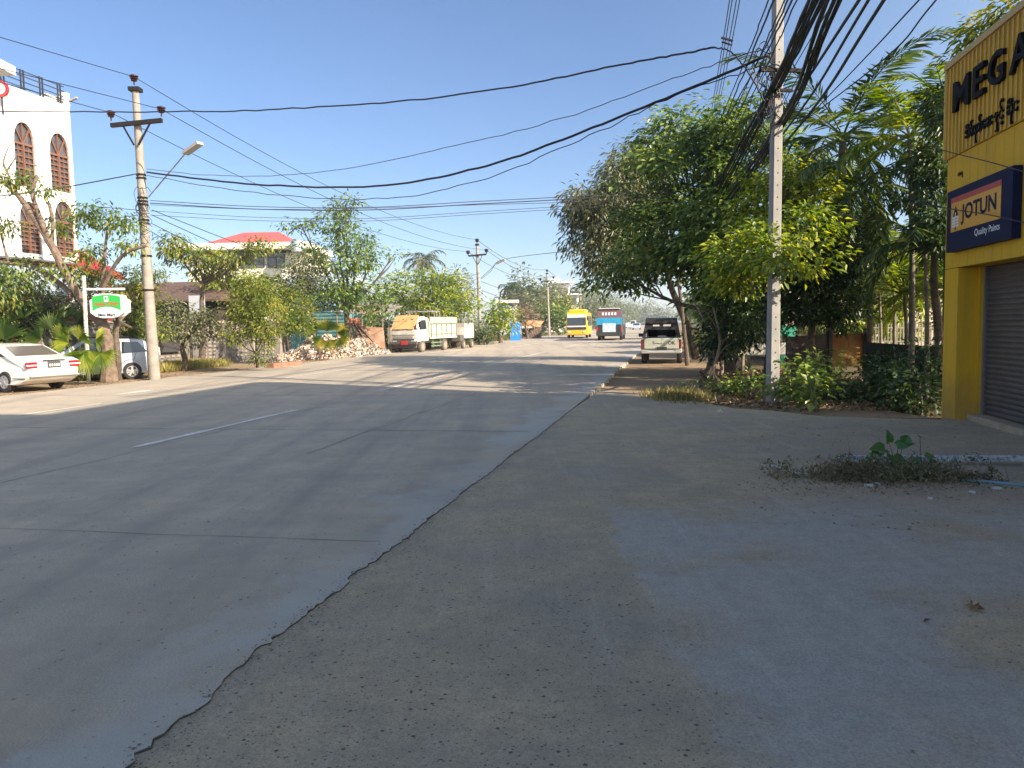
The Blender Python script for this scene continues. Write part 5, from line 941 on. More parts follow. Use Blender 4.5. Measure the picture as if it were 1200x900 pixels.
t4p, *_ = lpole('faint far utility pole before the white villa', (681, 391), (680, 336), 150, 0, (675, 343), (686, 343), ((680, 334), (675, 341), (686, 341)), .17, .12)
for (x, y, D) in ((668, 340, 140),): m_ = MB(); m_.tube([Vector((P(x, y, D).x, D, 0)), P(x, y, D)], .09, 6); tag(obj('bare_pole', m_, iron), 'thin bare dark pole before the white villa', 'pole')
# square concrete pole, right
b0 = G(905, 473, -.1); D0 = b0.y; tp = P(912.5, -60, D0); rp = thing('concrete_pole', 'square concrete utility pole with bolt holes tangled in cables', 'pole', b0); ax = (tp-b0).normalized(); m_ = MB(); W0, W1 = .225, .18; L0 = (tp-b0).length+2.2; ang = .12
for k, (h, w_2) in enumerate(((-.3, W0), (L0, W1))):
    c = b0 + ax*h
vs = []
for h, w_2 in ((-.3, W0/2), (L0, W1/2)):
    c = b0+ax*h
    for x, y in ((-1, -.8), (-.8, -1), (.8, -1), (1, -.8), (1, .8), (.8, 1), (-.8, 1), (-1, .8)): vs.append(c+Matrix.Rotation(ang, 3, 'Z') @ Vector((x*w_2, y*w_2, 0)))
m_.add(vs, [tuple(range(7, -1, -1)), tuple(range(8, 16))]+[(i, (i+1) % 8, 8+(i+1) % 8, 8+i) for i in range(8)]); obj('shaft', m_, cg, rp, True)
nrm = Matrix.Rotation(ang, 3, 'Z') @ Vector((0, -1, 0))
for i in range(38): h = .35+i*.25; c = b0+ax*h+nrm*(W0/2+(W1-W0)/2*h/L0+.0005); m_ = MB(); m_.lathe(c, [(0, -.004), (.016, -.004), (.016, .004), (0, .004)], 8, 'Y'); obj('bolt_hole', m_, mat('dark_hole', (.06, .055, .05), .9), rp, True)
m_ = MB(); c = b0+ax*6.9+nrm*.2; m_.box(c, (.9, .07, .07), ang); m_.box(b0+ax*6.5+nrm*.19, (.5, .06, .06), ang); obj('cable_bracket', m_, iron, rp, True)
# ================================================================== CABLES
cb = mat('black_cable', (.012, .011, .012), .5); cb2 = mat('grey_cable', (.05, .045, .045), .6)
def cable(pts, r, label, m=None, ext=0, group=None, n=10, wob=0):
    q = [P(*p) if not isinstance(p, Vector) else p for p in pts]
    if ext: q = [q[0]+(q[0]-q[1])*ext] + q
    sp = cr_spline(q, n)
    if wob: sp = [p+Vector((random.gauss(0, wob), 0, random.gauss(0, wob))) for p in sp]
    b = MB(); b.tube(sp, r, 5); o = obj('cable', b, m or cb, fix=False, smooth='all'); return tag(o, label, 'cable', group)
hv = 'high voltage wires of the left poles'
for i, (x0, y0, xi, yi, x2, y2) in enumerate(((-80, 20, 157, 90, 559, 281), (-60, 65, 189, 128, 570, 293), (-60, 80, 130, 132, 548.5, 295))):
    nm = ('top', 'right', 'left')[i]; cable([(x0, y0, 19), (xi, yi, 27.2)], .012, f'thin wire from upper left frame edge to the {nm} insulator of near pole', group=hv)
    sag = (22, 14, 18)[i]; fr = lambda u: (xi+(x2-xi)*u, )
    A, B = P(xi, yi, 27.2), P(x2, y2, 66.3); pts = [A.lerp(B, u)-Vector((0, 0, 1.0*4*u*(1-u))) for u in np.linspace(0, 1, 9)]; cable(pts, .013, f'wire from {nm} insulator of near left pole to second pole', group=hv, n=3)
for (a, b, D1, D2, ln) in (((559, 281), (641, 316), 66.3, 102.8, 'top'), ((570, 293), (648.5, 324), 66.3, 102.8, 'right'), ((548.5, 295), (633.5, 326), 66.3, 102.8, 'left')):
    A, B = P(*a, D1), P(*b, D2); cable([A.lerp(B, u)-Vector((0, 0, .8*4*u*(1-u))) for u in np.linspace(0, 1, 7)], .02, f'wire from {ln} insulator of second pole to third pole', group=hv, n=3)
for (a, b, ln) in (((641, 316), (680, 332), 'top'), ((648.5, 324), (686, 339), 'right')):
    A, B = P(*a, 102.8), P(*b, 150); cable([A.lerp(B, u)-Vector((0, 0, .8*4*u*(1-u))) for u in np.linspace(0, 1, 6)], .025, f'wire from {ln} insulator of third pole to far pole', group=hv, n=2)
xs_ = 'cables crossing the road between left and right poles'
cable([(-30, 131, 24), (170, 131, 26), (300, 129, 24.5), (450, 120, 22), (600, 102, 20), (720, 77, 18), (800, 63, 17), (838, 55, 16.4)], .022, 'cable crossing the sky highest, level from left frame edge to right pole', group=xs_, wob=.01)
cable([(838, 55, 16.4), (858, 62, 16.2), (880, 90, 16), (896, 120, 15.9)], .016, 'cable tail curling down left of the square concrete pole', wob=.01)
cable([(-30, 233, 24), (60, 222, 26), (164, 203, 27.2)], .02, 'cable rising from lower left edge to near left pole', group=xs_)
cable([(172, 202, 27.2), (300, 216, 25.5), (440, 218, 23), (560, 197, 21), (660, 163, 19), (780, 115, 17.5), (900, 65, 16)], .03, 'thickest sagging cable from near left pole across to right pole', group=xs_, wob=.008)
cable([(172, 206, 27.2), (300, 226, 25.5), (440, 233, 23), (560, 212, 21), (680, 164, 19), (790, 112, 17.5), (900, 75, 16)], .012, 'thin sagging cable just below the thickest crossing one', cb2, group=xs_, wob=.015)
cable([(172, 198, 27.2), (260, 206, 26), (380, 201, 24), (520, 174, 21.5), (660, 138, 19), (800, 88, 17.5), (900, 55, 16)], .010, 'faint crossing cable above the thickest sagging one', cb2, group=xs_, wob=.01)
for k, (y0, ym, y1, r) in enumerate(((235, 243, 229, .012), (238, 246, 232, .016), (240, 244, 236, .009), (247, 256, 240, .008), (252, 259, 243, .008))):
    cable([(176, y0, 27.2), (300, (y0+ym)/2+3, 26.5), (430, ym, 26), (560, (ym+y1)/2, 26), (690, y1, 26), (800, y1-8, 26)], r, f'low thin cable into the big right tree, number {("one", "two", "three", "four", "five")[k]} from the top', cb2, group=xs_)
cable([(-30, 238, 25), (80, 240, 26.5), (172, 247, 27.2)], .012, 'thin cable low at left edge below the rising one', cb2); cable([(-30, 262, 25), (80, 256, 26.5), (174, 262, 27.2)], .01, 'thinnest low cable across the white building', cb2); cable([(-30, 248, 25), (100, 258, 27), (176, 250, 27.2)], .01, 'sagging low cable across the white building', cb2)
for k, (y0, ya, yb_) in enumerate(((246, 275, 345), (252, 282, 350), (262, 290, 362), (272, 300, 352))):
    A, B = P(178, y0, 27.2), P(562, 320+k*5, 66.3); cable([A.lerp(B, u)-Vector((0, 0, (1.6+.5*k)*4*u*(1-u))) for u in np.linspace(0, 1, 9)], .014, f'low service cable number {("one", "two", "three", "four")[k]} from near left pole to second pole', group='low service cables', n=3)
cable([(564, 327, 66.2), (575, 318, 62), (590, 304, 58), (700, 291, 40), (790, 285, 30)], .018, 'cable from second left pole across to right trees', cb2)
for k, (a, b) in enumerate((((564, 330, 66.3), (640, 350, 103)), ((564, 340, 66.3), (640, 362, 103)), ((564, 352, 66.3), (640, 372, 103)))): cable([a, ((a[0]+b[0])/2, (a[1]+b[1])/2+3, 80), b], .02, f'faint cable number {("one", "two", "three")[k]} between second and third left poles', cb2)
cable([(-20, 205, 26), (60, 208, 26.5), (120, 160, 27), (170, 131, 27)], .008, 'hair thin wire before the arched windows', cb2) if False else None
m_ = MB()
# right bundle: lines through (top edge point, pole point, tree point)
rg = 'black cables running along the right side of the road'
def rcable(top, pole, far, r, label, D0_=11.2, D2=25, wob=0, m=None):
    kt = 16*((pole[0]-600)/900-.215); DA = max(4.5, kt/((top[0]-600)/900-.215)); A, B, C = P(*top, DA), P(*pole, 16), P(*far, D2); E = C + (C-B).normalized()*9
    return cable([A, B, C, E], r, label, m, ext=2.2, group=rg, n=8, wob=wob)
K = random.Random(3)
num = ['first', 'second', 'third', 'fourth', 'fifth', 'sixth', 'seventh', 'eighth', 'ninth', 'tenth', 'eleventh', 'twelfth', 'thirteenth', 'fourteenth']
for i, dx in enumerate((0, 1.5, 4, 5.5, 8, 10, 12.5)): rcable((949+dx*1.5, -4), (902+dx*1.1, 104-dx*.4), (836+dx*.9, 222+dx*.6), .024-.003*(i % 3), f'{num[i]} strand from left of the thick left cable bundle', wob=.006)
for i, dx in enumerate((0, 1.5, 4.5, 6, 9, 11)): rcable((970+dx*1.6, -4), (915+dx, 140-dx*.4), (842+dx, 245+dx*.5), .023-.003*(i % 3), f'{num[i]} strand from left of the thick right cable bundle', wob=.006)
for i, (a, b, c, r) in enumerate((((1007, 0), (938, 105), (880, 190), .026), ((1018, 0), (945, 120), (884, 200), .024), ((1036, 0), (955, 125), (888, 205), .028))): rcable(a, b, c, r, f'{num[i]} medium cable from left, right of the bundles', 10, 26)
for i, (a, b, c, r) in enumerate((((1077, 0), (1010, 72), (930, 155), .014), ((1097, 0), (1040, 66), (945, 140), .016), ((984, 0), (945, 72), (895, 165), .010), ((978, 0), (938, 66), (890, 150), .010))): rcable(a, b, c, r, f'{num[i]} thin wire from the far right, passing over the palms', 10, 24)
for i, (a, b) in enumerate((((855, 0), (835, 122)), ((858, 0), (838, 120)), ((863, 0), (841, 119)), ((867, 0), (844, 117)))):
    A, B = P(*a, 20), P(*b, 30); cable([A, (A+B)/2-Vector((0, 0, .05)), B, B+(B-A)*.8], .014, f'{num[i]} from left of four steep high wires left of the concrete pole', ext=2.0, group='steep high wires', n=5)
m_ = MB(); c = P(850, 44, 23); m_.beam(c+Vector((-.12, 0, 0)), c+Vector((.22, 0, -.1)), .05); m_.beam(c+Vector((-.1, 0, -.12)), c+Vector((.2, 0, -.22)), .04); tag(obj('wire_spacer', m_, iron), 'small dark clamp on the four steep high wires', 'clamp')
for i, (a, b, c) in enumerate((((902, -4), (877, 62), (851, 124)), ((908, -4), (880, 66), (854, 128)), ((921, -4), (893, 60), (862, 130)), ((930, -4), (897, 66), (866, 132)), ((936, -4), (902, 70), (868, 140)), ((925, -4), (900, 50), (864, 118)))): rcable(a, b, c, .013+.004*(i % 2), f'{num[i]} slack wire from left beside the concrete pole top', 13, 22, .006)
# tangled coils at the pole
for k in range(5):
    c = b0 + ax*(5.9+.3*k) + Vector((-.25+random.uniform(-.15, .2), -.25, 0)); pts = []
    for a in np.arange(0, 11, .6): pts.append(c + Vector((.17*math.cos(a)*random.uniform(.3, 1.5), .05*math.sin(a*.7), .3*math.sin(a)*random.uniform(.3, 1.5))))
    b = MB(); b.tube(cr_spline(pts, 3), random.choice((.008, .011, .014)), 4); tag(obj('cable_coil', b, cb, fix=False), 'loose loop of black cable tangled on the square concrete pole', 'cable', 'tangled cable loops on the concrete pole')
for k in range(8):
    u0 = random.uniform(5.2, 7.2); A = b0+ax*u0+Vector((-.12, -.2, 0)); B = P(random.uniform(868, 900), random.uniform(60, 140), 16+random.uniform(-.5, 1.5)); M_ = (A+B)/2-Vector((0, 0, random.uniform(.1, .5))); b = MB(); b.tube(cr_spline([A, M_, B], 6), .008, 4); tag(obj('drop_wire', b, cb, fix=False), 'short slack wire drooping from the square concrete pole', 'cable', 'slack drop wires on the concrete pole')
for k in range(5):
    A = P(random.uniform(880, 935), random.uniform(100, 140), 15.6); B = P(random.uniform(862, 905), random.uniform(165, 215), 18); b = MB(); b.tube(cr_spline([A, (A+B)/2-Vector((.1, 0, .3)), B], 6), .007, 4); tag(obj('drop_wire', b, cb, fix=False), 'short slack wire drooping from the square concrete pole', 'cable', 'slack drop wires on the concrete pole')
cable([(1040, 155, 14), (1105, 176, 12.6), (1160, 190, 10.9), (1230, 210, 9)], .008, 'thin wire crossing the shop front between letters and sign'); cable([(1040, 226, 14), (1105, 243, 12.6), (1160, 252, 10.9), (1230, 268, 9)], .008, 'thin wire crossing the shop front over the navy sign')
# sign pole, Mini Mart
b0s = G(104, 449, -.05); D = b0s.y; sp = thing('sign_pole', 'white spotted sign pole with small arm beside fan palms', 'pole', b0s); m_ = MB(); m_.tube([b0s, P(98, 323, D)], .065, 8); obj('post', m_, mat('mottled_white_pole', (.62, .58, .50), .8, (.30, .26, .22), 9, fac=(.45, .6)), sp, True)
m_ = MB(); m_.beam(P(98, 339, D), P(146, 338.5, D), .07); obj('arm', m_, mat('white_arm', (.66, .62, .58), .6), sp, True)
c = P(125, 358.5, D-.02); sb = thing('hanging_sign', 'green and white hanging shop sign reading Mini Mart', 'sign', c); ppx = D/900
def shp(k, y0=.0):
    w2, h2 = 19.5*ppx*k, 14*ppx*k; pts = [(-w2, -h2*.55), (-w2, h2*.5), (-w2*.80, h2*.62), (-w2*.75, h2*.9)] + [(w2*x, h2*(1.02 if abs(x) < .4 else .98)) for x in (-.5, -.2, .2, .5)] + [(w2*.75, h2*.9), (w2*.80, h2*.62), (w2, h2*.5), (w2, -h2*.55), (w2*.7, -h2*.85), (w2*.3, -h2), (-w2*.3, -h2), (-w2*.7, -h2*.85)]
    return [c + Vector((x, y0, z)) for x, z in pts]
m_ = MB(); m_.prism(shp(1), (0, 0, 0), (.0, .16, 0)); m_.prism([p+Vector((.11, .22, 0)) for p in shp(.96)], (0, 0, 0), (0, .1, 0)); obj('board', m_, mat('sign_white', (.74, .73, .70), .5), sb, True)
m_ = MB(); w2, h2 = 16.5*ppx, 13*ppx; n_ = 10; vs = []
for i in range(n_+1): x = -w2+2*w2*i/n_; u = 1-(x/w2)**2; vs += [c+Vector((x, -.012, -h2*.42+h2*.36*u)), c+Vector((x, -.012, h2*.82+h2*.18*u))]
m_.add(vs, [(2*i, 2*i+2, 2*i+3, 2*i+1) for i in range(n_)]); obj('green_field', m_, mat('sign_green', (.03, .36, .06), .5), sb, True, fix=False)
X_ = Vector((1, 0, 0)); yN = Vector((0, -1, 0)); m_ = MB(); put_text(m_, 'Apple Clhby', c+Vector((-w2*.85, -.02, -h2*.02)), X_, Z, w2*1.7, h2*.36, bold=.02, en=yN); obj('lettering', m_, mat('sign_text_red', (.62, .03, .04), .5), sb, True, fix=False)
m_ = MB(); put_text(m_, 'Mini Mart', c+Vector((-w2*.6, -.02, -h2*.92)), X_, Z, w2*1.2, h2*.28, bold=.02, en=yN); obj('lettering', m_, mat('sign_text_dark', (.06, .05, .08), .5), sb, True, fix=False)
m_ = MB(); m_.box(c+Vector((0, -.02, h2*.62)), (w2*.28, .012, h2*.5)); em = obj('emblem', m_, wht, sb, True); m_ = MB(); m_.box(c+Vector((0, -.03, h2*.66)), (w2*.14, .006, h2*.24)); obj('emblem_mark', m_, mat('sign_green', (0, 0, 0)), em)
m_ = MB(); 
for x in (-10, 10): m_.beam(c+Vector((x*ppx, .06, 13*ppx)), c+Vector((x*ppx, .06, 20*ppx)), .02)
obj('hanger', m_, iron, sb, True)
# blue-white pipe barrier on the forecourt
a, b = P(982, 537, 9.0), P(1240, 537, 8.6); bl = thing('pipe_barrier', 'peeling blue and white pipe barrier lying over weeds by the shop', 'barrier', (a.x, a.y, 0)); pb = mat('peeling_blue_white', (.55, .57, .58), .7, (.10, .19, .30), 26, .2, fac=(.44, .6))
m_ = MB(); m_.beam(a, b, .07, .06); obj('bar', m_, pb, bl, True); m_ = MB(); m_.beam(a+Vector((.02, 0, -.03)), Vector((a.x-.0, a.y-.02, -.02)), .05, .06); m_.beam(b, Vector((b.x, b.y, -.02)), .05); obj('leg', m_, pb, bl, True)
a, b = G(1128, 563, .0), G(1240, 572, .0); m_ = MB(); m_.tube([a, b], .022, 8); tag(obj('pipe', m_, mat('light_blue_pipe', (.16, .27, .36), .6)), 'thin light blue pipe on the ground below the barrier', 'pipe')
# ================================================================== YARD walls right
ru = mat('rusty_gate', (.20, .06, .018), .85, (.19, .14, .03), 2.2, .1); m_ = MB(); D = 22.5; a, b = P(975, 431, D), P(1012, 431, D); zt = P(990, 391, D).z
gte = thing('metal_gate', 'rusty orange and yellow sheet metal gate in the shaded yard', 'gate', (a.x, a.y, 0)); 
for i in range(2):
    A, B = a.lerp(b, i/2+.005), a.lerp(b, (i+1)/2-.005); m_ = MB(); m_.prism([Vector((A.x, A.y, .3)), Vector((B.x, B.y, .3)), Vector((B.x, B.y, zt)), Vector((A.x, A.y, zt))], (0, 0, 0), (0, .04, 0)); o = obj('leaf_panel', m_, ru if i == 0 else mat('ochre_gate', (.19, .14, .03), .85, (.20, .08, .02), 1.5), gte, True)
m_ = MB(); m_.beam((a.x-.06, a.y, -.1), (a.x-.06, a.y, zt+.1), .1); m_.beam((b.x+.08, b.y, -.1), (b.x+.08, b.y, zt+.15), .16); obj('gate_post', m_, mat('dark_post', (.04, .03, .03), .8), gte, True)
def ywall(label, p0, p1, D1, D2, ytop1, ytop2, m, th_=.12, nm='yard_wall', cat='wall'):
    A, B = P(p0, 430, D1), P(p1, 430, D2); z1, z2 = P(p0, ytop1, D1).z, P(p1, ytop2, D2).z; m_ = MB(); m_.prism([Vector((A.x, A.y, -.15)), Vector((B.x, B.y, -.15)), Vector((B.x, B.y, z2)), Vector((A.x, A.y, z1))], (0, 0, 0), (0, th_, 0)); return tag(obj(nm, m_, m), label, cat)
ywall('dark plank fence left of the rusty gate', 922, 974, 22.6, 22.5, 395, 391, mat('dark_plank', (.045, .032, .028), .9, (.09, .07, .06), 4, .3), nm='plank_fence', cat='fence')
ywall('low dark mossy wall between gate and yellow shop', 1014, 1112, 21.5, 19, 401, 407, mat('mossy_dark_wall', (.05, .045, .04), .95, (.03, .04, .02), 3, .3))
wf = thing('picket_fence', 'pale slender picket fence behind the yard wall', 'fence', P(1060, 410, 25)*1); m_ = MB()
for i in range(26): q = P(1022+i*3.6, 412, 25); m_.beam((q.x, 25, .5), (q.x, 25, P(1060, 379, 25).z), .035)
A, B = P(1020, 384, 25), P(1118, 384, 25); m_.beam(A, B, .04); A, B = P(1020, 400, 25), P(1118, 400, 25); m_.beam(A, B, .04); obj('pickets', m_, mat('pale_fence', (.26, .24, .19), .8, (.16, .14, .11), 3), wf, True)
yh = thing('yard_house', 'pale house wall glimpsed through foliage behind the yard', 'house', P(960, 400, 34)*1); yh.location.z = 0; A, B = P(925, 400, 34), P(1120, 400, 36); m_ = MB(); m_.box(((A.x+B.x)/2, 37, 1.9), (B.x-A.x, 5, 4.0)); obj('wall', m_, mat('pale_peach', (.55, .45, .36), .8, (.42, .36, .3), 1.2), yh, True)
m_ = MB(); hip_or_gable(m_, (P(1060, 300, 36).x, 38, 0), 9, 7, P(1060, 268, 36).z-1.6, 1.7, .1, .5, .0); obj('roof', m_, mat('grey_tiles', (.17, .16, .15), .8, (.1, .1, .1), 4, .3), yh, True)
dt = RD(0, 0); m_ = MB()
# ================================================================== VEGETATION
LG = leafmat('broad_green', (.035, .07, .014), (.105, .17, .035), (.26, .33, .08), .36, .33)
LY = leafmat('lime_green', (.05, .09, .012), (.15, .22, .03), (.40, .42, .06), .4, .38)
LO = leafmat('olive_leaf', (.05, .065, .025), (.12, .135, .06), (.26, .26, .14), .3, .4)
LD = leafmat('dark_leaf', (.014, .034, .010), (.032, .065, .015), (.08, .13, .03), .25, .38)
LM = leafmat('yellow_green', (.05, .085, .012), (.13, .18, .025), (.34, .30, .05), .35, .45)
LR = leafmat('brown_twig_leaf', (.14, .10, .06), (.22, .16, .10), (.30, .24, .15), .2, .7)
LP = leafmat('palm_green', (.03, .06, .02), (.07, .12, .035), (.18, .22, .07), .3, .4)
LPY = leafmat('palm_lime', (.07, .13, .02), (.17, .25, .03), (.40, .42, .08), .4, .4)
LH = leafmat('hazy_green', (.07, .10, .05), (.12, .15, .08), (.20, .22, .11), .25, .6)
tree('broad crowned shade tree behind the pickup, trunk beside concrete pole', G(855, 436, -.1), [blob(810, 205, 62, 52, 27), blob(870, 190, 55, 50, 26), blob(780, 275, 62, 45, 27), blob(850, 270, 75, 55, 25), blob(735, 325, 48, 16, 28.5, .9), blob(812, 312, 50, 26, 26.5), blob(855, 150, 45, 35, 26), blob(862, 372, 34, 26, 26, 1), blob(880, 330, 55, 50, 25), blob(795, 160, 35, 30, 28)], .25, .12, LG, .2, cov=4.4, k=34, droop=.5, gap=.42, spread=3.3, flat=.36, inner=.5)
tree('thin airy sapling top standing above the shade tree', P(806, 432, 31)*1, [blob(772, 165, 22, 30, 29), blob(762, 195, 18, 18, 29), blob(790, 150, 16, 18, 29)], .24, .06, LY, .07, cov=.9, k=9, droop=.2, spread=2.8, trunk_pts=[(P(806, 432, 31).x, 31, -.1), P(795, 330, 30.5), P(774, 200, 29.3)])
tree('olive drooping leaved mango tree at the far left of right trees', P(818, 425, 36)*1, [blob(700, 255, 40, 38, 33), blob(735, 215, 35, 38, 33.5), blob(712, 300, 30, 24, 33), blob(745, 270, 35, 45, 34), blob(683, 240, 16, 20, 32.5), blob(760, 200, 30, 35, 34)], .30, .075, LO, .17, cov=4.2, k=14, droop=1.0, flat=.7, gap=.2)
tree('sunlit yellow green spreading tree with leaves around the concrete pole', G(862, 440, -.1)+Vector((.9, -.4, 0)), [blob(880, 290, 42, 22, 16.6, .9), blob(935, 265, 50, 20, 17.6, 1.1), blob(925, 300, 48, 20, 15.6, .7), blob(870, 320, 40, 22, 17.5, 1), blob(970, 235, 40, 22, 19), blob(860, 295, 30, 24, 18), blob(925, 215, 45, 28, 20), blob(895, 250, 40, 20, 20)], .17, .085, LY, .13, cov=3.4, k=26, droop=.45, gap=.2, spread=3.2, flat=.34, inner=.5)
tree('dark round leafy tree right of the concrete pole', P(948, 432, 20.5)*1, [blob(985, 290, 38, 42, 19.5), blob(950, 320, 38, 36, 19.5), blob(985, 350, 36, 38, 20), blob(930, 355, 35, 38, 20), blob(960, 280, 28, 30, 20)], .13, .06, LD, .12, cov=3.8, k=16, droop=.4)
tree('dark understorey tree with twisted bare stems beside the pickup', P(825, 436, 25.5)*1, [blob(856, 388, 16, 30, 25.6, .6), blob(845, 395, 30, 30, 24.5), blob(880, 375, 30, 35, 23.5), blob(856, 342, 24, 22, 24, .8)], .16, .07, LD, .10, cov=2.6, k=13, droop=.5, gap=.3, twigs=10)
for i, (x, y, x2, y2, lb) in enumerate(((838, 442, 812, 350, 'slender bare stem leaning left under the right trees'), (846, 440, 868, 352, 'pale twisted bare stem leaning right under the right trees'), (832, 445, 836, 360, 'upright thin bare stem by the pickup'), (870, 440, 895, 370, 'bent bare stem just left of the concrete pole'))):
    A, B = G(x, y, -.1), P(x2, y2, G(x, y, -.1).y+.6); m_ = MB(); mid = A.lerp(B, .5)+Vector((.25*(-1)**i, 0, 0)); sp = cr_spline([A, mid, B], 6); m_.tube(sp, [.06-.035*j/len(sp) for j in range(len(sp))], 6)
    for j in range(6): q = sp[4+j]; e = q+Vector((random.uniform(-.7, .7), random.uniform(-.3, .3), random.uniform(.2, .9))); m_.tube([q, q.lerp(e, .5)+Vector((0, 0, .08)), e], [.018, .012, .005], 4)
    tag(obj('bare_sapling', m_, mat('pale_stem', (.24, .18, .13), .9), fix=False), lb, 'sapling')
# low shrubs
def shrub(label, base, blobs, L, W, m, **kw): 
    kw.setdefault('k', 10); return tree(label, base, blobs, L, W, m, .02, 'shrub', 'shrub', limbs=True, crown='foliage', twigs=6, **kw)
shrub('leafy shrub with large pale leaves right of the concrete pole', P(930, 470, 16)*1, [blob(928, 445, 24, 22, 16), blob(950, 455, 20, 18, 15.6), blob(960, 430, 25, 22, 17)], .16, .10, LG, cov=2.2)
shrub('small bright shrub just left of the concrete pole', P(880, 455, 17)*1, [blob(878, 447, 16, 14, 17), blob(862, 452, 14, 10, 17.5)], .11, .06, LG, cov=1.8)
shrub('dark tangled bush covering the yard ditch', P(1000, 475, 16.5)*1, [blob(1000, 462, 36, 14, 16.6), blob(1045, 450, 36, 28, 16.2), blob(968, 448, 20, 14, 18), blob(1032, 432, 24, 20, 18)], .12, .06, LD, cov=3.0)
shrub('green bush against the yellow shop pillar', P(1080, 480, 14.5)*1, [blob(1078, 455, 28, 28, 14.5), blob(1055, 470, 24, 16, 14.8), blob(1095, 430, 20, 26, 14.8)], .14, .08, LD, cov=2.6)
shrub('low creeping brush on the litter bank left of pole', P(835, 460, 19)*1, [blob(828, 452, 24, 9, 19), blob(850, 458, 22, 9, 18)], .10, .05, LD, cov=1.6)
shrub('broad leaved seedling with pale green leaves in yard brush', P(955, 478, 14.8)*1, [blob(948, 462, 12, 10, 14.8)], .22, .15, LG, cov=.9, k=5)
# royal palm & friends
palm('tall feathery palm with broad arching fronds behind the pole', P(968, 430, 23.3)*1, P(988, 160, 21.5), 4.1, 19, LP, .12, .7, .06, 42, (-.9, 1.25), 1.3, curl=.35)
palm('palm with drooping pale fronds below the tall palm', P(1020, 430, 23.3)*1, P(1012, 215, 19.5), 2.9, 15, LP, .08, .55, .055, 34, (-1.0, .9), 1.7, curl=.9)
palm('palm with yellow green fan crown left of yellow shop', P(1068, 430, 19)*1, P(1066, 160, 19), 2.4, 15, LPY, .06, .5, .06, 30, (-.4, 1.3), 1.4, curl=.4)
palm('small bright palm rising behind the yellow shop corner', P(1108, 430, 19)*1, P(1106, 120, 19), 1.7, 12, LPY, .07, .4, .045, 26, (-.1, 1.35), 1.1, curl=.3)
palm('young areca palm with upright lime fronds over the yard wall', P(1062, 430, 21)*1, P(1060, 345, 21), 2.0, 13, LPY, .05, .45, .05, 24, (.2, 1.4), 1.2, curl=.3)
palm('yellow areca palm lit from behind near gate', P(1032, 430, 24)*1, P(1030, 330, 24), 1.9, 15, LPY, .04, .42, .055, 24, (-.1, 1.35), 1.5, curl=.5)
palm('slim areca palm with dark stem beside yellow shop', P(1086, 440, 17.5)*1, P(1084, 290, 17.5), 1.8, 12, LP, .045, .45, .045, 26, (-.3, 1.3), 1.6, curl=.6)
tree('dense dark climber covered tree hugging the yellow shop corner', P(1100, 440, 18)*1, [blob(1090, 205, 20, 50, 17.6, .7), blob(1100, 135, 14, 34, 17, .6), blob(1096, 270, 14, 30, 17, .6), blob(1062, 235, 14, 14, 18.5)], .15, .06, LD, .1, cov=2.8, k=14, droop=.6, gap=.2)
tree('bright leafed tree showing above the yellow shop roof', (9.5, 15.5, -.1), [blob(1150, 42, 26, 12, 16.5, .9), blob(1180, 22, 26, 14, 16, .9), blob(1125, 72, 10, 10, 17, .6), blob(1215, 5, 30, 16, 15.5, 1)], .22, .06, LM, .12, cov=2.2, k=12, droop=.5)
for i, (x, y, rx, ry, D, mm, lb) in enumerate(((1050, 330, 60, 60, 31, LM, 'sunlit yellow green tree behind the yard fence'), (950, 260, 60, 70, 31, LG, 'mid green tree behind the tall palm'), (1010, 380, 60, 30, 30, LY, 'bright low foliage tree behind the rusty gate'))):
    tree(lb, (P(x, 430, D).x, D, -.1), [blob(x, y, rx, ry, D), blob(x+rx*.6, y+ry*.3, rx*.6, ry*.6, D-.7), blob(x-rx*.6, y+ry*.4, rx*.6, ry*.6, D+.7)], .24, .10, mm, .12, cov=1.9, k=13, gap=.35)
# trees out of frame right: they cast the dappled shade on the road
for i, (x, y, z, r) in enumerate(((19.5, 29, 4.2, 2.0), (13, 13.9, 3.8, 1.7), (14.3, 15.3, 4.2, 2.0), (11.5, 13.4, 3.0, 1.25))):
    tree('leafy yard tree standing behind the yellow shop', group='yard trees behind the yellow shop', base=(x, y, -.1), blobs=[((x, y, z), (r, r, r*.7)), ((x+1, y+1, z+1.2), (r*.7, r*.7, r*.6))], L=.32, W=.15, m=LG, tr=.15, cov=2.4, k=12)
# right side trees farther on
hz = 'trees lining the right side of the far road'
for i, (s, t_, h, r) in enumerate(((40, 7.5, 6, 3), (50, 6, 7, 3), (62, 5, 7.5, 3.2), (76, 5.5, 8, 3.5), (92, 6, 7, 3.5), (110, 5.5, 7.5, 3.5), (130, 6, 7, 4), (155, 6, 7, 4))):
    b = RD(s, t_, -.1); L_ = .34 if s < 60 else .6
    tree('leafy roadside tree hidden along the right side beyond the pickup', b, [((b.x, b.y, h*.62), (r, r, h*.36)), ((b.x-r*.4, b.y+1, h*.5), (r*.8, r*.8, h*.25)), ((b.x+r*.4, b.y-1, h*.72), (r*.7, r*.7, h*.22))], L_, L_*.45, LG, .18, group=hz, cov=2.0, k=11)
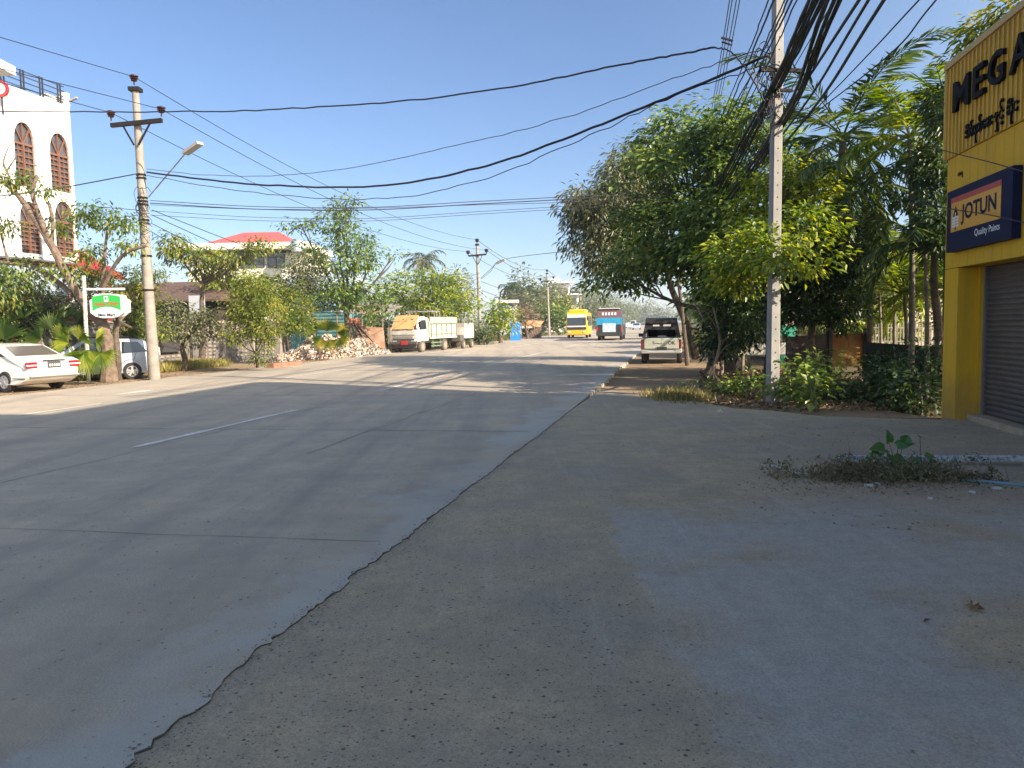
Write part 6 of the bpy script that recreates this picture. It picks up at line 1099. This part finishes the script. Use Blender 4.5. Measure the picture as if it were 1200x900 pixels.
# ---- left side
# pruned tree with thick limbs
D = 26.7
def lp(pts, rad, D1=D): return [P(x, y, D1+(d if d else 0)) for x, y, d in pts], rad
pt = thing('pruned_tree', 'pruned frangipani like tree with thick bare limbs before white building', 'tree', G(128, 447, -.05)); m_ = MB(); b_ = pt.location
trunks = [([(128, 447, 0), (127, 420, 0), (124, 395, 0), (118, 375, 0)], [.46, .36, .33, .3]), ([(118, 378, 0), (95, 350, 0), (78, 322, -.2), (62, 290, -.3), (40, 255, -.3), (18, 225, -.5), (0, 212, -.5), (-30, 200, -.5)], [.26, .22, .2, .19, .17, .14, .12, .1]), ([(62, 292, -.3), (45, 250, -.4), (38, 225, -.4), (44, 205, -.4)], [.15, .12, .12, .08]), ([(85, 345, 0), (60, 325, .3), (35, 312, .4), (5, 308, .5), (-30, 300, .5)], [.16, .13, .12, .1, .09]), ([(60, 290, -.2), (62, 262, -.3), (58, 240, -.3)], [.12, .09, .08]), ([(118, 375, 0), (120, 345, .3), (122, 310, .3), (124, 285, .3), (126, 262, .3)], [.2, .13, .1, .07, .05]), ([(120, 340, 0), (135, 310, -.3), (150, 295, -.5), (172, 288, -.6)], [.12, .1, .09, .07]), ([(10, 308, .5), (5, 290, .5), (2, 275, .5), (8, 262, .5)], [.07, .06, .05, .02]), ([(15, 228, -.5), (10, 205, -.5), (4, 190, -.5), (12, 168, -.5)], [.08, .06, .05, .02]), ([(8, 200, -.5), (18, 185, -.5), (22, 176, -.5)], [.05, .03, .02])]
for pts, rad in trunks:
    q = [P(x, y, D+d) for x, y, d in pts]; sp = cr_spline(q, 4); rr = np.interp(np.linspace(0, len(rad)-1, len(sp)), range(len(rad)), rad); rr = [float(r_*.62*random.uniform(.88, 1.14)) for r_ in rr]; m_.tube(sp, rr, 9)
obj('trunk', m_, mat('mottled_bark', (.22, .16, .12), .9, (.10, .07, .05), 6, .7), pt, True, True, False)
bl = [blob(18, 212, 20, 12, D-.5), blob(55, 222, 12, 10, D-.3), blob(72, 262, 16, 12, D), blob(100, 250, 18, 14, D), blob(128, 258, 20, 14, D+.3), blob(150, 262, 12, 8, D), blob(8, 262, 12, 14, D+.5), blob(75, 312, 22, 12, D), blob(108, 300, 18, 12, D+.4), blob(20, 320, 28, 22, D+.5), blob(2, 345, 24, 28, D+.4), blob(150, 285, 16, 9, D-.3)]
v, f, _ = foliage(bl, .20, .075, 1.25, 12, 1.0, .6); npobj('crown', v, f, LM, pt, True); v, f, _ = foliage(bl, .20, .075, .9, 12, 1.0, .6); npobj('crown', v, f, LG, pt, True)
tree('dense small leaved tree between sign pole and utility pole', G(134, 446, -.05)+Vector((.1, .2, 0)), [blob(150, 350, 34, 30, 28.6, .9), blob(118, 325, 24, 14, 28.6, .9), blob(172, 385, 28, 20, 28.8, .9), blob(148, 388, 18, 14, 28.6, .8), blob(170, 330, 26, 22, 29)], .15, .06, LM, .12, cov=1.9, k=13, droop=.6, gap=.3, trunk_pts=[G(137, 446, -.05), P(138, 420, 27), P(136, 395, 27), P(138, 375, 27)])
tree('spreading tree in front of the brown house', P(215, 420, 33)*1, [blob(203, 366, 24, 14, 32), blob(192, 382, 28, 20, 32), blob(225, 385, 30, 22, 32.5), blob(240, 372, 20, 12, 32)], .17, .07, LO, .12, cov=1.7, k=13, droop=.6, gap=.3)
tree('long sagging branch of pale yellow green leaves above brown house', P(235, 418, 37)*1, [blob(225, 298, 34, 10, 36, 1), blob(270, 302, 32, 12, 36, 1), blob(300, 288, 24, 8, 36, .8), blob(200, 285, 16, 14, 36, 1), blob(250, 318, 36, 12, 37, 1)], .24, .09, LM, .14, cov=2.2, k=13, droop=.9)
tree('green tree with flat crown behind the brown house', P(290, 410, 46)*1, [blob(265, 328, 40, 10, 46), blob(310, 333, 36, 14, 46), blob(300, 345, 40, 20, 47)], .26, .12, LY, .15, cov=2.4, k=13)
tree('slim young roadside tree with planted base', G(301, 432, -.05), [blob(298, 358, 32, 28, 31.5), blob(285, 382, 26, 20, 31.5), blob(315, 375, 26, 24, 31.5), blob(275, 395, 14, 10, 31.3), blob(302, 338, 20, 14, 31.5), blob(306, 418, 9, 9, 31.3), blob(310, 400, 12, 10, 31.5)], .15, .055, LM, .06, cov=1.8, k=12, droop=.6, gap=.25)
tree('second young tree with dark slim trunk at the rubbish', G(336, 422, -.05), [blob(340, 360, 26, 24, 38), blob(352, 375, 18, 18, 38), blob(325, 350, 20, 16, 38)], .18, .07, LM, .09, cov=2.0, k=12, gap=.25)
tree('tall irregular tree rising over the rubbish heap', P(408, 412, 47)*1, [blob(392, 262, 30, 24, 46), blob(405, 240, 20, 14, 46), blob(352, 262, 20, 8, 46, 1), blob(390, 305, 48, 26, 46), blob(420, 295, 22, 28, 46), blob(372, 340, 42, 24, 46), blob(425, 345, 32, 22, 46), blob(440, 360, 22, 14, 46.5), blob(395, 345, 30, 20, 45), blob(438, 300, 10, 6, 46, .5), blob(462, 298, 6, 4, 46, .4)], .26, .11, LG, .2, cov=1.7, k=13, droop=.5, gap=.5)
tree('olive feathery tree left of the tall irregular one', P(370, 412, 45)*1, [blob(360, 315, 22, 26, 44.5), blob(345, 330, 22, 20, 44.5)], .2, .06, LO, .1, cov=1.5, k=13, gap=.3)
tree('broad yellow green tree directly behind the old truck', P(500, 405, 58)*1, [blob(490, 345, 34, 22, 57), blob(465, 340, 26, 20, 57.5), blob(520, 350, 30, 20, 57), blob(510, 328, 30, 14, 58), blob(545, 360, 18, 14, 57), blob(500, 368, 40, 16, 57)], .34, .14, LY, .22, cov=2.2, k=13, gap=.3)
tree('brownish twiggy tree right of the old truck', P(535, 404, 60)*1, [blob(530, 325, 22, 10, 60, 1.5), blob(540, 345, 20, 18, 60), blob(545, 380, 22, 14, 60)], .3, .09, LO, .18, cov=1.6, k=12, gap=.4)
tree('round green tree right of the second pole', P(586, 402, 70)*1, [blob(582, 368, 20, 14, 70), blob(594, 377, 14, 12, 70), blob(574, 380, 12, 12, 70)], .4, .17, LY, .18, cov=2.6, k=12)
tree('dry brown leafless looking tree by the blue sheet', P(618, 398, 88)*1, [blob(617, 372, 14, 13, 88), blob(610, 366, 8, 8, 88)], .4, .10, LR, .15, cov=1.6, k=11)
tree('dark rounded tree behind third utility pole', P(655, 392, 112)*1, [blob(652, 372, 16, 16, 112), blob(640, 365, 14, 12, 112), blob(664, 378, 12, 12, 110)], .6, .26, LG, .2, cov=2.6, k=11)
tree('yellow topped tree left of the yellow bus', P(668, 392, 120)*1, [blob(660, 354, 11, 9, 120), blob(668, 364, 11, 10, 120), blob(650, 360, 10, 10, 120)], .6, .26, LM, .2, cov=2.4, k=11)
tree('dark green tree left of third pole', P(628, 394, 115)*1, [blob(628, 362, 14, 14, 115), blob(616, 355, 12, 10, 115), blob(638, 376, 12, 12, 112)], .6, .22, LO, .2, cov=2.4, k=11)
palm('tall coconut palm above the trees behind the old truck', P(494, 400, 75)*1, P(495, 306, 75), 2.7, 15, LO, .16, .75, .07, 20, (-.6, 1.2), 1.9, curl=.8)
palm('small dark palm left of the third pole, tallest of three', P(596, 395, 120)*1, P(597, 337, 120), 2.4, 12, LD, .2, .8, .12, 14, (-.6, 1.2), 2.2, curl=.9)
palm('pale palm between second and third poles', P(604, 395, 118)*1, P(606, 350, 118), 3.0, 13, LO, .2, .9, .12, 14, (-.3, 1.3), 1.8, curl=.7)
palm('middle dark palm in front of far trees', P(615, 395, 122)*1, P(616, 342, 122), 3.0, 13, LD, .2, .9, .12, 14, (-.4, 1.2), 2.0, curl=.8)
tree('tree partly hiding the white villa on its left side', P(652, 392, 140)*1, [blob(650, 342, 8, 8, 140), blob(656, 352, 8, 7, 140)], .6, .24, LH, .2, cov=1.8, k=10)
gfar = 'hazy trees along the left side of the far road'
for i in range(16):
    s = 125 + i*15; t_ = -22 - (i % 3)*5; b = RD(s, t_, -.1); h = 9+2.5*math.sin(i*2.3); r = 5.0
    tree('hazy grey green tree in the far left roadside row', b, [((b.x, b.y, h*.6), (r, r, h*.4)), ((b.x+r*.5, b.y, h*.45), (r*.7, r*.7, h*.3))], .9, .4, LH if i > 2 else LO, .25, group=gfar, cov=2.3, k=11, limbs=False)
for i in range(9):
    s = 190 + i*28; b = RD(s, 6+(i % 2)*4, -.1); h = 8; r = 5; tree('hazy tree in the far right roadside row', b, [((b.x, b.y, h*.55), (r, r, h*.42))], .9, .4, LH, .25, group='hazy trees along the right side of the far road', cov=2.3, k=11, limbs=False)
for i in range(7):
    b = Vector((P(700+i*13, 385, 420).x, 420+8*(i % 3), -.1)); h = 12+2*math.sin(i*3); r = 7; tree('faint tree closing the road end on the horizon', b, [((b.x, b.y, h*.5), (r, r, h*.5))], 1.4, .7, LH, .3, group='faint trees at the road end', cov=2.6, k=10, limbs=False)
# far-off mass behind everything on both sides
bs = []
for i in range(40): x = -170+i*8.2; y = 150+25*math.sin(i*1.3); h = 7+2.0*math.sin(i*2.1)+1.2*math.sin(i*.7); bs.append(((x, y, h*.5), (7, 5, h*.55)))
bs = [b for b in bs if b[0][0] < -8]
for i in range(16): x = 60+i*9; y = 120+12*math.sin(i); bs.append(((x, y, 4.5), (7, 5, 5.0)))
v, f, _ = foliage(bs, .9, .42, 1.9, 10, .3); tag(npobj('distant_woodland', v, f, LO), kind='stuff')
# hedge-like greenery behind left walls
for i, (x, y, rx, ry, D, mm, lb) in enumerate(((40, 360, 34, 30, 29.5, LD, 'dark leafy tree behind the fan palms at far left'), (95, 350, 26, 26, 30, LO, 'olive shrubby tree behind the sign pole'), (5, 385, 25, 25, 29, LG, 'green leafy bush behind the white sedan roof'), (440, 385, 30, 22, 58, LG, 'dark green bush left of the old truck'), (560, 390, 16, 12, 66, LD, 'dark shrub at the foot of the second pole'), (520, 390, 26, 14, 62, LD, 'dark shrub behind the small low sided truck'))):
    tree(lb, (P(x, 430, D).x, D, -.1), [blob(x, y, rx, ry, D), blob(x+rx*.5, y+ry*.4, rx*.6, ry*.6, D-.5)], .18 if D < 40 else .34, .08 if D < 40 else .15, mm, .08, cov=2.1, k=12)
# fan palms by the sedan
fp = []
def fan(lb, base, lst, mm): fanpalm(lb, base, [(P(x, y, d+(1.3 if d < 30 else 0)), dr, r*(d+1.3)/900) for x, y, d, dr, r in lst], mm)
fan('large fan palm with wide dark pleated leaves behind the sedan', G(50, 446, -.05)+Vector((0, 2.0, 0)), [(5, 398, 24.6, (-.1, 0, 1), 34), (62, 388, 25, (.15, 0, 1), 30), (30, 372, 26, (-.5, .2, .8), 28), (90, 380, 25.6, (.6, 0, .7), 26), (-15, 388, 25, (-.4, 0, .8), 34), (75, 372, 26.5, (.2, .3, .9), 24), (48, 398, 24.8, (-.7, -.2, .3), 24)], leafmat('fan_dark', (.02, .045, .012), (.05, .09, .02), (.10, .15, .03), .35, .4))
fan('bright lime fan palm drooping beside the sign pole', G(90, 447, -.05)+Vector((0, .7, 0)), [(80, 402, 24.6, (-.6, -.3, .25), 22), (104, 410, 24.3, (0, -.3, -.9), 30), (92, 398, 24.6, (.4, -.2, .6), 22), (62, 410, 24.2, (-.5, -.4, -.3), 20), (112, 398, 24.8, (.7, -.2, .4), 22), (98, 415, 24, (-.4, -.3, -.8), 26), (118, 414, 24.2, (.5, -.3, -.75), 24), (72, 395, 24.8, (.1, -.2, .8), 20), (84, 412, 24.2, (.2, -.4, -.5), 20)], LPY)
fan('sunlit yellow green fan palm above the rubbish heap', G(378, 420, -.05)+Vector((0, 2.2, 0)), [(383, 388, 41.5, (.1, -.1, 1), 20), (372, 388, 41.3, (-.7, 0, .6), 19), (395, 390, 41.5, (.7, 0, .4), 18), (376, 396, 41, (-.3, -.3, -.6), 15), (398, 396, 41, (.5, -.3, -.7), 15), (386, 398, 41, (.1, -.3, -.8), 14)], LM)
# weeds on the forecourt
wd_ = leafmat('dull_weed', (.07, .075, .03), (.13, .135, .06), (.28, .25, .15), .25, .7)
wc = G(1045, 560, -.02)
def wreg():
    u = random.gauss(0, .5); return wc + Vector((max(-1.15, min(1.1, u))-.1, random.gauss(0, .16)*(1 if random.random() < .8 else 1.8)-.1*u, 0))
pos = []; 
for _ in range(9000):
    q = wreg(); u = (q.x-wc.x); h = .17*math.exp(-((u-.12)/.55)**2)*random.random()**.8*(.45+.55*abs(math.sin(q.x*9+1)*math.sin(q.x*23+q.y*31))); pos.append((q.x, q.y, -.02+h))
pos = np.array(pos); n_ = len(pos); d = unit(n_); d[:, 2] = abs(d[:, 2])*.8; v, f = leaves(pos, d, unit(n_), .045*(.3+RNG.random(n_)), .016*(.4+RNG.random(n_))); 
P2 = []
for _ in range(60):
    q = wreg(); hh = random.uniform(.07, .26)
    for j in range(26): u = random.random(); P2.append((q.x+random.gauss(0, .035), q.y+random.gauss(0, .035), -.01+hh*(.25+.75*u)))
P2 = np.array(P2); n2 = len(P2); d2 = unit(n2); d2[:, 2] = abs(d2[:, 2]); v2, f2 = leaves(P2, d2, unit(n2)+np.array([0, 0, .8]), .045*(.5+RNG.random(n2)), .02*(.5+RNG.random(n2)))
tag(npobj('weed_patch', np.concatenate([v, v2]), np.concatenate([f, f2+len(v)]), wd_), kind='stuff')
tws = MB()
for _ in range(520):
    q = wreg(); e = q+Vector((random.gauss(0, .1), random.gauss(0, .1), abs(random.gauss(.08, .08)))); tws.tube([q, q.lerp(e, .5)+Vector((0, 0, .03)), e], [.003, .0025, .001], 3, False)
for x, y, h in ((993, 545, .45), (1063, 540, .30), (1093, 535, .25), (1030, 535, .42)): q = G(x, 556, -.02); tws.tube([q, q+Vector((.02, 0, h*.6)), q+Vector((-.01, 0, h))], [.004, .003, .001], 3, False)
for _ in range(70):
    q = wreg(); hh = random.uniform(.08, .30); a_ = random.uniform(-.08, .08); tws.tube([q, q+Vector((a_*.5, 0, hh*.6)), q+Vector((a_, random.uniform(-.05, .05), hh))], [.003, .0025, .001], 3, False)
tag(obj('dry_twigs', tws, mat('dry_twig', (.24, .19, .14), .9), fix=False), kind='stuff')
bw = thing('broadleaf_weed', 'broad leaved green weed growing through the pipe barrier', 'weed', G(1045, 556, -.02)); m_ = MB(); v_ = []; lf_ = MB()
def heart(mb, c, d, nrm_, L):
    d = Vector(d).normalized(); nrm_ = Vector(nrm_).normalized(); s = d.cross(nrm_).normalized(); o = len(mb.v); pr = [(0, 0), (-.12, .32), (.1, .5), (.4, .46), (.75, .25), (1.08, 0), (.75, -.25), (.4, -.46), (.1, -.5), (-.12, -.32)]
    c = Vector(c); n2 = s.cross(d); vs = [c+d*(a*L)+s*(b*L*.9)+n2*(abs(b)*.25*L-.12*L*a*a) for a, b in pr] + [c+d*L*.45-n2*.02*L]; mb.add(vs, [(i, (i+1) % 10, 10) for i in range(10)])
for x, y, dr, L in ((1037, 548, (-.9, -.3, .1), .22), (1046, 556, (.1, -.75, -.6), .25), (1052, 545, (.7, -.2, .2), .20), (1030, 552, (-.7, -.6, -.3), .17), (1060, 540, (.4, .4, .3), .17), (1078, 533, (-.3, -.6, .1), .15), (1085, 548, (.8, -.2, -.1), .12), (1042, 540, (-.2, -.2, .9), .16), (1026, 548, (-.6, .2, -.2), .14), (1090, 556, (.9, -.3, -.1), .13), (1070, 552, (.2, -.8, -.2), .13)):
    q = P(x, y-22 if L > .14 else y-14, 8.3); lf_ = MB(); heart(lf_, q, dr, (random.uniform(-.2, .2), -.55, .8), L*.85); obj('leaf', lf_, leafmat('heart_leaf', (.035, .10, .03), (.05, .14, .04), (.09, .20, .06), .3, .4), bw, True, fix=False); b0_ = G(1050 if x < 1065 else 1080, 556, -.02); m_.tube([b0_, b0_.lerp(q, .6)+Vector((0, 0, .03)), q], [.005, .004, .003], 4)
obj('stem', m_, mat('weed_stem', (.10, .14, .05), .7), bw, True, fix=False)
lit = MB()
for x, y, s_ in ((905, 548, .05), (912, 549, .04), (935, 556, .05), (944, 557, .05), (1018, 570, .05), (1030, 568, .035), (1168, 573, .05), (1140, 578, .035), (1090, 585, .025)): q = G(x, y, -.01); lit.box((q.x, q.y, .0), (s_*1.6, s_, .02), random.random()*3)
tag(obj('paper_scraps', lit, mat('paper_scrap', (.5, .5, .5), .8)), kind='stuff')
litter('weed_litter', 1500, lambda: G(random.gauss(1040, 80), random.gauss(566, 7), 0), dryleaf, .022, -.008, .5)
litter('scattered_twigs', 260, lambda: G(random.uniform(880, 1200), random.uniform(492, 620), 0), mat('brown_grit', (0, 0, 0)), .03, -.008, .2)
for x, y, lb, s_ in ((1140, 717, 'curled brown dead leaf on the forecourt right of centre', .06), (844, 484, 'crumpled white paper on the dust near tree bank', .10)):
    q = G(x, y, -.02); V_ = [];
    pos = np.array([[q.x+random.gauss(0, s_*.25), q.y+random.gauss(0, s_*.25), .0] for _ in range(5)]); d = unit(5); d[:, 2] = abs(d[:, 2])*.5; v, f = leaves(pos, d, unit(5), np.full(5, s_), np.full(5, s_*.6), .4); tag(npobj('dead_leaf' if s_ < .08 else 'paper', v, f, dryleaf if s_ < .08 else wht), lb, 'leaf' if s_ < .08 else 'paper')

palm('bright fan of areca fronds over the picket fence', P(1048, 430, 24.5)*1, P(1046, 300, 24.5), 2.2, 15, LPY, .045, .5, .06, 24, (-.2, 1.35), 1.4, curl=.5)
palm('pale lime areca palm hard against the yellow shop', P(1098, 430, 21)*1, P(1094, 345, 21), 1.8, 13, LPY, .045, .45, .06, 24, (-.2, 1.35), 1.4, curl=.5)
# thin air haze
hz_ = MB(); hz_.box((0, 640, 19.4), (1790, 1670, 42)); ho = obj('haze', hz_, None); ho['kind'] = 'stuff'
hm_ = bpy.data.materials.new('air_haze'); hm_.use_nodes = True; t = hm_.node_tree; t.nodes.clear(); o_ = t.nodes.new('ShaderNodeOutputMaterial'); pv = t.nodes.new('ShaderNodeVolumePrincipled'); pv.inputs['Color'].default_value = (.80, .86, .95, 1); pv.inputs['Density'].default_value = .0006; t.links.new(pv.outputs[0], o_.inputs['Volume']); ho.data.materials.append(hm_)
